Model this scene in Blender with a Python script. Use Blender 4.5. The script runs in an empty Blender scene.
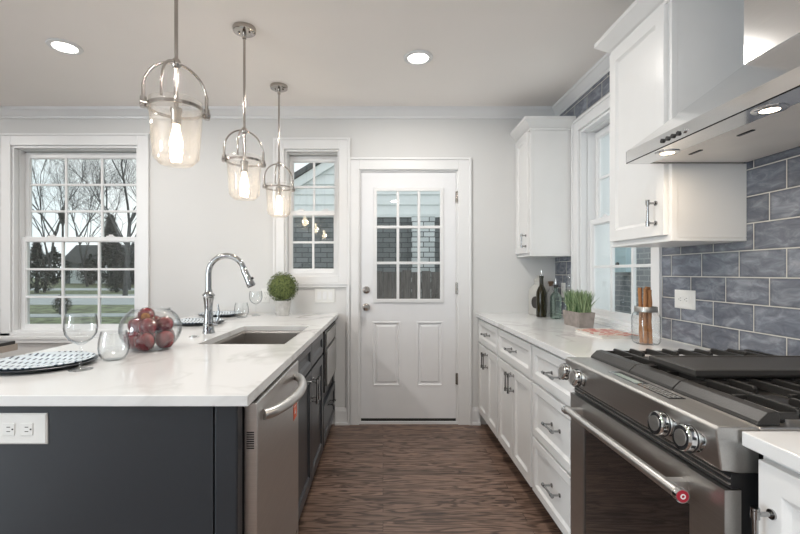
import bpy, bmesh, math, random
from mathutils import Vector, Matrix
PI = math.pi
S = bpy.context.scene
C = S.collection

# ------------------------------------------------------------------ camera, world, lights, exposure
cam_d = bpy.data.cameras.new('camera'); cam = bpy.data.objects.new('camera', cam_d); C.objects.link(cam)
cam.location = (0, 0, 1.25); cam.rotation_euler = (PI/2, 0, 0)
cam_d.sensor_width = 36; cam_d.lens = 430/800*36; cam_d.shift_x = 17/800; cam_d.shift_y = 5.4/800
cam_d.clip_start = .02; cam_d.clip_end = 500
S.camera = cam
S.view_settings.view_transform = 'Standard'; S.view_settings.look = 'None'
S.view_settings.gamma = 1; S.view_settings.use_curve_mapping = False
S.view_settings.exposure = 0.36

w = bpy.data.worlds.new('overcast_sky'); S.world = w; w.use_nodes = True
nt = w.node_tree; bg = nt.nodes['Background']
tc = nt.nodes.new('ShaderNodeTexCoord'); ns = nt.nodes.new('ShaderNodeTexNoise'); ns.inputs['Scale'].default_value = 3
cr = nt.nodes.new('ShaderNodeValToRGB')
cr.color_ramp.elements[0].position = .35; cr.color_ramp.elements[0].color = (.76, .86, .90, 1)
cr.color_ramp.elements[1].position = .65; cr.color_ramp.elements[1].color = (.97, 1.0, 1.0, 1)
nt.links.new(tc.outputs['Generated'], ns.inputs['Vector']); nt.links.new(ns.outputs['Fac'], cr.inputs['Fac'])
nt.links.new(cr.outputs['Color'], bg.inputs['Color']); bg.inputs['Strength'].default_value = 1.05

def area(name, loc, rot, sx, sy, power, col, shape='RECTANGLE', spread=None):
    d = bpy.data.lights.new(name, 'AREA'); d.shape = shape; d.size = sx; d.size_y = sy; d.energy = power; d.color = col
    if spread: d.spread = spread
    o = bpy.data.objects.new(name, d); C.objects.link(o); o.location = loc; o.rotation_euler = rot
    return o
# daylight standing in the openings behind and to the left of the camera
area('rear_window_daylight', (-3.2, -3.28, 1.5), (PI/2, 0, PI), 1.7, 1.8, 165, (.80, .92, 1))
area('side_window_daylight', (-4.78, -2.1, 1.45), (PI/2, 0, -PI/2), 1.5, 1.9, 125, (.80, .92, 1))
CANS = [(-1.89, 2.555), (.22, 2.685), (.22, .45), (-1.89, .8), (.22, -.9), (-1.89, -.9), (-3.7, 2.5), (-3.7, .2)]
for x, y in CANS:
    area('recessed_lamp', (x, y, 2.578), (0, 0, 0), .13, .13, 10.5, (1, .95, .89), 'DISK')

# ------------------------------------------------------------------ materials
def newmat(name):
    m = bpy.data.materials.new(name); m.use_nodes = True
    return m, m.node_tree, m.node_tree.nodes['Principled BSDF']
def N(nt, t, **kw):
    n = nt.nodes.new(t)
    for k, v in kw.items(): setattr(n, k, v)
    return n
def objco(nt, scale=(1,1,1), src='Object'):
    tc = N(nt, 'ShaderNodeTexCoord'); mp = N(nt, 'ShaderNodeMapping'); mp.inputs['Scale'].default_value = scale
    nt.links.new(tc.outputs[src], mp.inputs['Vector']); return mp.outputs['Vector']
def srgb(r, g, b):
    f = lambda c: (c/255/12.92) if c <= 10.3 else ((c/255+.055)/1.055)**2.4
    return (f(r), f(g), f(b), 1)
def simple(name, col, rough=.5, metal=0, noise=.06, nscale=8, bump=0, coat=0, aniso=None, spec=None):
    m, nt, b = newmat(name)
    v = objco(nt, (1,1,1) if aniso is None else aniso)
    n = N(nt, 'ShaderNodeTexNoise'); n.inputs['Scale'].default_value = nscale; n.inputs['Detail'].default_value = 4
    nt.links.new(v, n.inputs['Vector'])
    r = N(nt, 'ShaderNodeValToRGB')
    c0 = [max(0, c*(1-noise)) for c in col[:3]]+[1]; c1 = [min(1, c*(1+noise)) for c in col[:3]]+[1]
    r.color_ramp.elements[0].position = .3; r.color_ramp.elements[1].position = .7
    r.color_ramp.elements[0].color = c0; r.color_ramp.elements[1].color = c1
    nt.links.new(n.outputs['Fac'], r.inputs['Fac']); nt.links.new(r.outputs['Color'], b.inputs['Base Color'])
    b.inputs['Roughness'].default_value = rough; b.inputs['Metallic'].default_value = metal
    if coat: b.inputs['Coat Weight'].default_value = coat; b.inputs['Coat Roughness'].default_value = .08
    if spec is not None: b.inputs['Specular IOR Level'].default_value = spec
    if bump:
        bp = N(nt, 'ShaderNodeBump'); bp.inputs['Strength'].default_value = bump; bp.inputs['Distance'].default_value = .002
        nt.links.new(n.outputs['Fac'], bp.inputs['Height']); nt.links.new(bp.outputs['Normal'], b.inputs['Normal'])
    return m
def glassy(name, tint=(1,1,1), refl=1.0, body=0.0, body_col=(1,1,1), ior=1.45, edge=None):
    """thin clear glass: what passes through, what the surface mirrors, and an optional milky body"""
    m = bpy.data.materials.new(name); m.use_nodes = True; nt = m.node_tree; nt.nodes.clear()
    out = N(nt, 'ShaderNodeOutputMaterial'); tr = N(nt, 'ShaderNodeBsdfTransparent'); gl = N(nt, 'ShaderNodeBsdfGlossy')
    gl.inputs['Roughness'].default_value = .02; gl.inputs['Color'].default_value = (1,1,1,1)
    fr = N(nt, 'ShaderNodeLayerWeight'); fr.inputs['Blend'].default_value = .5
    rp = N(nt, 'ShaderNodeValToRGB')
    e = edge if edge else tuple(c*.62 for c in tint)
    rp.color_ramp.elements[0].position = .45; rp.color_ramp.elements[0].color = (*tint, 1)
    rp.color_ramp.elements[1].position = 1.0; rp.color_ramp.elements[1].color = (*e, 1)
    nt.links.new(fr.outputs['Facing'], rp.inputs['Fac']); nt.links.new(rp.outputs['Color'], tr.inputs['Color'])
    pw = N(nt, 'ShaderNodeMath', operation='POWER'); pw.inputs[1].default_value = 5; nt.links.new(fr.outputs['Facing'], pw.inputs[0])
    mu = N(nt, 'ShaderNodeMath', operation='MULTIPLY_ADD'); mu.inputs[1].default_value = .6*refl; mu.inputs[2].default_value = .04*refl; mu.use_clamp = True
    nt.links.new(pw.outputs[0], mu.inputs[0])
    mx = N(nt, 'ShaderNodeMixShader'); nt.links.new(mu.outputs[0], mx.inputs[0]); nt.links.new(tr.outputs[0], mx.inputs[1]); nt.links.new(gl.outputs[0], mx.inputs[2])
    last = mx
    if body:
        df = N(nt, 'ShaderNodeBsdfTranslucent'); df.inputs[0].default_value = (*body_col, 1)
        d2 = N(nt, 'ShaderNodeBsdfDiffuse'); d2.inputs[0].default_value = (*body_col, 1)
        m2 = N(nt, 'ShaderNodeMixShader'); m2.inputs[0].default_value = .5
        nt.links.new(df.outputs[0], m2.inputs[1]); nt.links.new(d2.outputs[0], m2.inputs[2])
        m3 = N(nt, 'ShaderNodeMixShader'); m3.inputs[0].default_value = body
        nt.links.new(mx.outputs[0], m3.inputs[1]); nt.links.new(m2.outputs[0], m3.inputs[2]); last = m3
    nt.links.new(last.outputs[0], out.inputs[0]); return m
def emis(name, col, strength):
    m, nt, b = newmat(name)
    b.inputs['Base Color'].default_value = (*col, 1); b.inputs['Emission Color'].default_value = (*col, 1); b.inputs['Emission Strength'].default_value = strength
    return m

M = {}
M['wall'] = simple('wall_paint', (.655,.655,.65), .75, noise=.012, nscale=2)
M['ceiling'] = simple('ceiling_paint', (.90,.865,.835), .9, noise=.01, nscale=2)
M['trim'] = simple('white_trim_paint', (.76,.765,.77), .35, noise=.01)
M['cab'] = simple('white_cabinet_paint', (.74,.74,.735), .3, noise=.01, spec=.4)
M['door'] = simple('white_door_paint', (.78,.79,.81), .4, noise=.01)
M['navy'] = simple('navy_cabinet_paint', srgb(43,47,52), .3, noise=.05, nscale=5)
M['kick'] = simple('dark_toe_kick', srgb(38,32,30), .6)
M['steel'] = simple('brushed_steel', (.63,.615,.60), .34, 1, noise=.05, nscale=6, aniso=(1, 1, 60))
M['steelh'] = simple('brushed_hood_steel', (.74,.74,.74), .13, 1, noise=.04, nscale=6, aniso=(1, 1, 60))
M['steeld'] = simple('brushed_panel_steel', (.52,.51,.495), .34, 1, noise=.05, nscale=6, aniso=(60, 1, 60))
M['sink'] = simple('satin_sink_steel', (.42,.40,.38), .35, 1, noise=.05)
M['chrome'] = simple('polished_chrome', (.70,.70,.70), .06, 1, noise=.01)
M['pull'] = simple('dark_chrome_pull', (.36,.36,.36), .08, 1, noise=.01)
M['nickel'] = simple('polished_nickel', (.46,.43,.40), .12, 1, noise=.02)
M['chrdark'] = simple('faucet_chrome', (.46,.47,.48), .06, 1, noise=.01)
M['black'] = simple('black_plastic', (.012,.012,.013), .35)
M['iron'] = simple('cast_iron', (.018,.017,.016), .38, 0, noise=.15, nscale=200, bump=.2, spec=.5)
M['griddle'] = simple('griddle_enamel', (.030,.028,.026), .42, 0, noise=.1, nscale=60)
M['blackglass'] = simple('oven_glass', (.008,.008,.009), .03, 0, noise=.02, coat=.5, spec=1.0)
M['rubber'] = simple('dark_rubber', (.015,.015,.015), .6)
M['plate_white'] = simple('white_plastic', (.74,.74,.72), .35, noise=.01)
M['red'] = simple('red_enamel', (.38,.01,.03), .3)
M['orange'] = simple('orange_sticker', (.80,.14,.06), .5)
M['white'] = simple('white_print', (.8,.8,.8), .5)
M['pane'] = glassy('window_pane', (.96,.975,.97), 1.1, edge=(.86,.89,.89))
M['glass'] = glassy('drinking_glass', (.985,.99,.99), 1.5, edge=(.45,.48,.50))
M['glassp'] = glassy('pendant_glass', (.97,.965,.96), 1.2, body=.05, body_col=(1,.97,.93), edge=(.80,.79,.77))  # faint white body mixed in to imitate the bloom of the lit bulbs
M['glassg'] = glassy('green_tinted_glass', (.90,.965,.93), 1.5, edge=(.40,.52,.46))
M['jarw'] = glassy('frosted_jug_glass', (.92,.92,.90), 1.2, body=.8, body_col=(.80,.79,.76))
M['olive'] = simple('olive_bottle_glass', (.016,.013,.004), .1, noise=.1, spec=.35)
M['bulb'] = emis('lit_bulb', (1,.84,.62), 10)
M['can'] = emis('lit_diffuser', (1,.95,.88), 14)
M['hoodlamp'] = emis('lit_hood_lamp', (1,.82,.6), 12)
M['zinc'] = simple('zinc_lid', (.42,.41,.39), .4, 1)
M['brick'] = None
M['cinn'] = simple('rolled_bark', (.34,.155,.06), .6, noise=.35, nscale=30, aniso=(1,1,.15), bump=.4)
M['soil'] = simple('potting_soil', (.02,.014,.01), .9)
M['galv'] = simple('whitewashed_pot', (.52,.51,.49), .5, noise=.15, nscale=30, bump=.3)
M['crate'] = simple('weathered_concrete_planter', (.27,.235,.215), .8, noise=.22, nscale=25, bump=.5)
M['slate'] = simple('chalk_label', (.03,.025,.022), .6)
M['cork'] = simple('cork', (.12,.07,.04), .7)
M['charger'] = simple('navy_charger', (.012,.016,.024), .3)
M['tablew'] = simple('black_table_top', (.03,.028,.027), .3)
M['tablee'] = simple('pale_wood_edge', (.42,.36,.31), .6)
M['thresh'] = simple('door_sweep', (.02,.02,.02), .5)
M['lcd'] = simple('display_glass', (.30,.36,.33), .15)

def leafmat(name, a, b_, rough=.5):
    m, nt, b = newmat(name)
    g = N(nt, 'ShaderNodeNewGeometry'); r = N(nt, 'ShaderNodeValToRGB')
    r.color_ramp.elements[0].color = (*a, 1); r.color_ramp.elements[1].color = (*b_, 1)
    nt.links.new(g.outputs['Random Per Island'], r.inputs['Fac']); nt.links.new(r.outputs['Color'], b.inputs['Base Color'])
    b.inputs['Roughness'].default_value = rough; return m
M['boxwood'] = leafmat('boxwood_leaf', (.014,.030,.008), (.20,.25,.075), .7)
M['grassb'] = leafmat('grass_blade', (.04,.11,.035), (.40,.50,.28), .6)

def mat_floor():
    m, nt, b = newmat('dark_oak_strip_floor'); L = nt.links
    v = objco(nt)
    br = N(nt, 'ShaderNodeTexBrick'); br.offset = .37; br.offset_frequency = 2; br.squash = 1
    br.inputs['Scale'].default_value = 1; br.inputs['Brick Width'].default_value = 1.15; br.inputs['Row Height'].default_value = .083
    br.inputs['Mortar Size'].default_value = .0011; br.inputs['Mortar Smooth'].default_value = .1; br.inputs['Bias'].default_value = 0
    br.inputs['Color1'].default_value = (0,0,0,1); br.inputs['Color2'].default_value = (1,1,1,1); br.inputs['Mortar'].default_value = (.5,.5,.5,1)
    L.new(v, br.inputs['Vector'])
    # each strip shifts its own grain
    sc = N(nt, 'ShaderNodeVectorMath', operation='SCALE'); sc.inputs['Scale'].default_value = 7; L.new(br.outputs['Color'], sc.inputs[0])
    ad = N(nt, 'ShaderNodeVectorMath', operation='ADD'); L.new(v, ad.inputs[0]); L.new(sc.outputs[0], ad.inputs[1])
    mp = N(nt, 'ShaderNodeMapping'); mp.inputs['Scale'].default_value = (1.6, 12, 1); L.new(ad.outputs[0], mp.inputs['Vector'])
    n1 = N(nt, 'ShaderNodeTexNoise'); n1.inputs['Scale'].default_value = 1.3; n1.inputs['Detail'].default_value = 3; n1.inputs['Distortion'].default_value = .6; L.new(mp.outputs[0], n1.inputs['Vector'])
    wv = N(nt, 'ShaderNodeMath', operation='MULTIPLY'); wv.inputs[1].default_value = 46; L.new(n1.outputs['Fac'], wv.inputs[0])
    sn = N(nt, 'ShaderNodeMath', operation='SINE'); L.new(wv.outputs[0], sn.inputs[0])
    mp2 = N(nt, 'ShaderNodeMapping'); mp2.inputs['Scale'].default_value = (4, 120, 1); L.new(ad.outputs[0], mp2.inputs['Vector'])
    n2 = N(nt, 'ShaderNodeTexNoise'); n2.inputs['Scale'].default_value = 1.5; n2.inputs['Detail'].default_value = 4; L.new(mp2.outputs[0], n2.inputs['Vector'])
    mr = N(nt, 'ShaderNodeMapRange'); mr.inputs['From Min'].default_value = -.2; mr.inputs['From Max'].default_value = 1; mr.inputs['To Min'].default_value = 0; mr.inputs['To Max'].default_value = .33; L.new(sn.outputs[0], mr.inputs['Value'])
    a1 = N(nt, 'ShaderNodeMath', operation='ADD'); L.new(mr.outputs[0], a1.inputs[0])
    m2 = N(nt, 'ShaderNodeMath', operation='MULTIPLY'); m2.inputs[1].default_value = .75; L.new(n2.outputs['Fac'], m2.inputs[0]); L.new(m2.outputs[0], a1.inputs[1])
    r = N(nt, 'ShaderNodeValToRGB'); e = r.color_ramp.elements
    e[0].position = .27; e[0].color = srgb(146,121,106); e[1].position = .84; e[1].color = srgb(52,37,30)
    x = r.color_ramp.elements.new(.5); x.color = srgb(110,88,76)
    L.new(a1.outputs[0], r.inputs['Fac'])
    tone = N(nt, 'ShaderNodeMapRange'); tone.inputs['To Min'].default_value = .72; tone.inputs['To Max'].default_value = 1.12; L.new(br.outputs['Color'], tone.inputs['Value'])
    mul = N(nt, 'ShaderNodeVectorMath', operation='SCALE'); L.new(r.outputs['Color'], mul.inputs[0]); L.new(tone.outputs[0], mul.inputs['Scale'])
    mx = N(nt, 'ShaderNodeMixRGB'); mx.inputs[2].default_value = srgb(34,25,21); L.new(br.outputs['Fac'], mx.inputs[0]); L.new(mul.outputs[0], mx.inputs[1])
    L.new(mx.outputs[0], b.inputs['Base Color'])
    b.inputs['Roughness'].default_value = .36
    bp = N(nt, 'ShaderNodeBump'); bp.inputs['Strength'].default_value = .25; bp.inputs['Distance'].default_value = .001; bp.invert = True
    L.new(br.outputs['Fac'], bp.inputs['Height']); L.new(bp.outputs[0], b.inputs['Normal'])
    return m
M['floor'] = mat_floor()

def mat_tile():
    m, nt, b = newmat('blue_grey_glazed_tile'); L = nt.links
    v = objco(nt); sp = N(nt, 'ShaderNodeSeparateXYZ'); L.new(v, sp.inputs[0])
    def ma(op, a, bb=None, clamp=False):
        n = N(nt, 'ShaderNodeMath', operation=op); n.use_clamp = clamp
        for i, q in enumerate((a, bb)):
            if q is None: continue
            if isinstance(q, (int, float)): n.inputs[i].default_value = q
            else: L.new(q, n.inputs[i])
        return n.outputs[0]
    P, W = .1045, .2015
    zc = ma('DIVIDE', ma('SUBTRACT', sp.outputs['Z'], .917), P)
    row = ma('FLOOR', zc); fz = ma('SUBTRACT', zc, row)
    ay = ma('DIVIDE', ma('ADD', ma('SUBTRACT', sp.outputs['Y'], 1.712-8*W), ma('MULTIPLY', row, W/3)), W)
    col = ma('FLOOR', ay); fy = ma('SUBTRACT', ay, col)
    ez = ma('MULTIPLY', ma('MINIMUM', fz, ma('SUBTRACT', 1.0, fz)), P)
    ey = ma('MULTIPLY', ma('MINIMUM', fy, ma('SUBTRACT', 1.0, fy)), W)
    d = ma('MINIMUM', ez, ey)
    tile = N(nt, 'ShaderNodeMapRange'); tile.inputs['From Min'].default_value = .0016; tile.inputs['From Max'].default_value = .0026; L.new(d, tile.inputs['Value'])
    cmb = N(nt, 'ShaderNodeCombineXYZ'); L.new(row, cmb.inputs[0]); L.new(col, cmb.inputs[1])
    wn = N(nt, 'ShaderNodeTexWhiteNoise'); wn.noise_dimensions = '3D'; L.new(cmb.outputs[0], wn.inputs['Vector'])
    sc = N(nt, 'ShaderNodeVectorMath', operation='SCALE'); sc.inputs['Scale'].default_value = 9; L.new(wn.outputs['Color'], sc.inputs[0])
    ad = N(nt, 'ShaderNodeVectorMath', operation='ADD'); L.new(sc.outputs[0], ad.inputs[0]); L.new(v, ad.inputs[1])
    mp = N(nt, 'ShaderNodeMapping'); mp.inputs['Scale'].default_value = (1, 8, 20); L.new(ad.outputs[0], mp.inputs['Vector'])
    n1 = N(nt, 'ShaderNodeTexNoise'); n1.inputs['Scale'].default_value = 1.4; n1.inputs['Detail'].default_value = 7; n1.inputs['Roughness'].default_value = .62; n1.inputs['Distortion'].default_value = .8; L.new(mp.outputs[0], n1.inputs['Vector'])
    r = N(nt, 'ShaderNodeValToRGB'); e = r.color_ramp.elements
    e[0].position = .25; e[0].color = srgb(80,84,93); e[1].position = .78; e[1].color = srgb(156,160,167)
    x = r.color_ramp.elements.new(.48); x.color = srgb(107,112,123)
    L.new(n1.outputs['Fac'], r.inputs['Fac'])
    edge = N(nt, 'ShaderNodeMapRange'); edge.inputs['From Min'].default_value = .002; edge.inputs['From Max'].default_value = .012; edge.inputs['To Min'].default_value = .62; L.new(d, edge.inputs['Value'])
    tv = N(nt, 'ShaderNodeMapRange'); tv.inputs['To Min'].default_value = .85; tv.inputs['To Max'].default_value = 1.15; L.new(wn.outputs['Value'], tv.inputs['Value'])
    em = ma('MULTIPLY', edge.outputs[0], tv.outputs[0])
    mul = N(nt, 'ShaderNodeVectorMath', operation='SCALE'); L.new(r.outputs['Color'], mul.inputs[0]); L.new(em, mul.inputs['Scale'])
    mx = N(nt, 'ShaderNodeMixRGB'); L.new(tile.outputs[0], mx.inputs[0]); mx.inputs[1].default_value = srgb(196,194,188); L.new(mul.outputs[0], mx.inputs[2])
    L.new(mx.outputs[0], b.inputs['Base Color'])
    ro = N(nt, 'ShaderNodeMapRange'); ro.inputs['To Min'].default_value = .7; ro.inputs['To Max'].default_value = .16; L.new(tile.outputs[0], ro.inputs['Value']); L.new(ro.outputs[0], b.inputs['Roughness'])
    n3 = N(nt, 'ShaderNodeTexNoise'); n3.inputs['Scale'].default_value = 22; n3.inputs['Detail'].default_value = 2; L.new(ad.outputs[0], n3.inputs['Vector'])
    hh = ma('ADD', ma('MULTIPLY', tile.outputs[0], 1.0), ma('MULTIPLY', n3.outputs['Fac'], .8))
    bp = N(nt, 'ShaderNodeBump'); bp.inputs['Strength'].default_value = .5; bp.inputs['Distance'].default_value = .002; L.new(hh, bp.inputs['Height']); L.new(bp.outputs[0], b.inputs['Normal'])
    return m
M['tile'] = mat_tile()

def mat_quartz():
    m, nt, b = newmat('white_veined_quartz'); L = nt.links
    v = objco(nt, src='Object')
    n0 = N(nt, 'ShaderNodeTexNoise'); n0.inputs['Scale'].default_value = 1.5; n0.inputs['Detail'].default_value = 4; L.new(v, n0.inputs['Vector'])
    n = N(nt, 'ShaderNodeTexNoise'); n.inputs['Scale'].default_value = 1.25; n.inputs['Detail'].default_value = 5; n.inputs['Roughness'].default_value = .5; n.inputs['Distortion'].default_value = 1.0; L.new(v, n.inputs['Vector'])
    s = N(nt, 'ShaderNodeMath', operation='SUBTRACT'); s.inputs[1].default_value = .5; L.new(n.outputs['Fac'], s.inputs[0])
    a = N(nt, 'ShaderNodeMath', operation='ABSOLUTE'); L.new(s.outputs[0], a.inputs[0])
    r = N(nt, 'ShaderNodeMapRange'); r.inputs['From Min'].default_value = 0; r.inputs['From Max'].default_value = .028; r.inputs['To Min'].default_value = 1; r.inputs['To Max'].default_value = 0; L.new(a.outputs[0], r.inputs['Value'])
    k = N(nt, 'ShaderNodeMapRange'); k.inputs['From Min'].default_value = .42; k.inputs['From Max'].default_value = .72; k.inputs['To Max'].default_value = .95; L.new(n0.outputs['Fac'], k.inputs['Value'])
    mu = N(nt, 'ShaderNodeMath', operation='MULTIPLY'); L.new(r.outputs[0], mu.inputs[0]); L.new(k.outputs[0], mu.inputs[1])
    mx = N(nt, 'ShaderNodeMixRGB'); mx.inputs[1].default_value = (.72,.725,.725,1); mx.inputs[2].default_value = (.34,.33,.315,1); L.new(mu.outputs[0], mx.inputs[0])
    L.new(mx.outputs[0], b.inputs['Base Color']); b.inputs['Roughness'].default_value = .13
    return m
M['quartz'] = mat_quartz()

def mat_brick(name, c1, c2, mortar, bw=.21, rh=.075, axis='XZ', ms=.006):
    m, nt, b = newmat(name); L = nt.links
    tc = N(nt, 'ShaderNodeTexCoord'); sp = N(nt, 'ShaderNodeSeparateXYZ'); cb = N(nt, 'ShaderNodeCombineXYZ'); L.new(tc.outputs['Object'], sp.inputs[0])
    L.new(sp.outputs[axis[0]], cb.inputs[0]); L.new(sp.outputs[axis[1]], cb.inputs[1])
    br = N(nt, 'ShaderNodeTexBrick'); L.new(cb.outputs[0], br.inputs['Vector']); br.inputs['Scale'].default_value = 1
    br.inputs['Brick Width'].default_value = bw; br.inputs['Row Height'].default_value = rh; br.inputs['Mortar Size'].default_value = ms
    br.inputs['Color1'].default_value = (*c1, 1); br.inputs['Color2'].default_value = (*c2, 1); br.inputs['Mortar'].default_value = (*mortar, 1)
    L.new(br.outputs['Color'], b.inputs['Base Color']); b.inputs['Roughness'].default_value = .9
    return m
M['brickd'] = mat_brick('dark_grey_brick', (.15,.165,.17), (.25,.265,.27), (.07,.075,.075), bw=.22, rh=.088, ms=.007)
M['stonew'] = mat_brick('whitewashed_stone', (.60,.63,.64), (.82,.85,.86), (.14,.15,.15), bw=.2, rh=.088, ms=.008)
M['brickg'] = mat_brick('grey_side_brick', (.26,.27,.30), (.34,.35,.38), (.50,.51,.53), axis='YZ', bw=.24, rh=.09, ms=.008)
M['siding'] = simple('pale_siding', (.88,.91,.91), .6, noise=.03)
M['sidingg'] = simple('green_white_siding', (.72,.80,.77), .6, noise=.04)
M['shingle'] = simple('roof_shingle', (.10,.11,.115), .9, noise=.2, nscale=20)
M['fence'] = simple('dark_fence_board', (.13,.115,.108), .85, noise=.5, nscale=6, aniso=(8,1,.6))
M['bluebox'] = simple('pale_blue_box', (.55,.74,.80), .4)
M['bark'] = simple('bare_bark', (.055,.058,.058), .9, noise=.25, nscale=12)
M['evergreen'] = leafmat('evergreen_needles', (.010,.020,.018), (.045,.07,.055), .8)
M['lawn'] = simple('autumn_lawn', (.14,.165,.09), .95, noise=.75, nscale=2.5)
M['road'] = simple('wet_asphalt', (.34,.37,.38), .6, noise=.12, nscale=2)
M['housew'] = simple('far_house_white', (.62,.68,.70), .7)
M['houseg'] = simple('far_house_grey', (.12,.15,.16), .8, noise=.2)
M['lampiron'] = simple('street_lamp_iron', (.02,.025,.025), .5)

def mat_plate():
    m, nt, b = newmat('blue_dash_patterned_glaze'); L = nt.links
    v = objco(nt, (1,1,1)); sp = N(nt, 'ShaderNodeSeparateXYZ'); L.new(v, sp.inputs[0])
    def ma(op, a, bb=None):
        n = N(nt, 'ShaderNodeMath', operation=op)
        for i, q in enumerate((a, bb)):
            if q is None: continue
            if isinstance(q, (int, float)): n.inputs[i].default_value = q
            else: L.new(q, n.inputs[i])
        return n.outputs[0]
    fy = ma('FRACT', ma('MULTIPLY', sp.outputs['Y'], 16)); row = ma('FLOOR', ma('MULTIPLY', sp.outputs['Y'], 16))
    xs = ma('ADD', ma('MULTIPLY', sp.outputs['X'], 46), ma('MULTIPLY', fy, 1.2))
    fx = ma('FRACT', xs)
    dash = ma('MULTIPLY', ma('LESS_THAN', ma('ABSOLUTE', ma('SUBTRACT', fy, .5)), .27), ma('LESS_THAN', fx, .42))
    n = N(nt, 'ShaderNodeTexNoise'); n.inputs['Scale'].default_value = 40; L.new(v, n.inputs['Vector'])
    mx = N(nt, 'ShaderNodeMixRGB'); mx.inputs[1].default_value = (.62,.70,.76,1); mx.inputs[2].default_value = (.06,.09,.14,1); L.new(dash, mx.inputs[0])
    L.new(mx.outputs[0], b.inputs['Base Color']); b.inputs['Roughness'].default_value = .25
    return m
M['pattern'] = mat_plate()
def mat_apple(name, c1, c2, c3):
    m, nt, b = newmat(name); L = nt.links
    v = objco(nt, (30,30,6)); n = N(nt, 'ShaderNodeTexNoise'); n.inputs['Scale'].default_value = 1.2; n.inputs['Detail'].default_value = 4; L.new(v, n.inputs['Vector'])
    r = N(nt, 'ShaderNodeValToRGB'); e = r.color_ramp.elements
    e[0].position = .3; e[0].color = (*c1, 1); e[1].position = .78; e[1].color = (*c3, 1); x = e.new(.55); x.color = (*c2, 1)
    L.new(n.outputs['Fac'], r.inputs['Fac']); L.new(r.outputs['Color'], b.inputs['Base Color'])
    b.inputs['Roughness'].default_value = .22; b.inputs['Coat Weight'].default_value = .3
    return m
M['apple'] = mat_apple('dark_red_apple_skin', (.055,.003,.007), (.14,.006,.014), (.34,.035,.035))
M['appleb'] = simple('russet_calyx', (.36,.15,.03), .5, noise=.5, nscale=60)
def mat_book():
    m, nt, b = newmat('printed_red_cover'); L = nt.links
    v = objco(nt, (1,1,1)); w_ = N(nt, 'ShaderNodeTexVoronoi'); w_.inputs['Scale'].default_value = 38; L.new(v, w_.inputs['Vector'])
    r = N(nt, 'ShaderNodeValToRGB'); e = r.color_ramp.elements; r.color_ramp.interpolation = 'CONSTANT'
    e[0].color = (.45,.09,.07,1); e[1].position = .55; e[1].color = (.62,.55,.48,1); x = e.new(.35); x.color = (.55,.22,.16,1)
    L.new(w_.outputs['Color'], r.inputs['Fac']); L.new(r.outputs['Color'], b.inputs['Base Color']); b.inputs['Roughness'].default_value = .4
    return m
M['book'] = mat_book()
M['paper'] = simple('paper_edge', (.72,.70,.66), .7)

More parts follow.
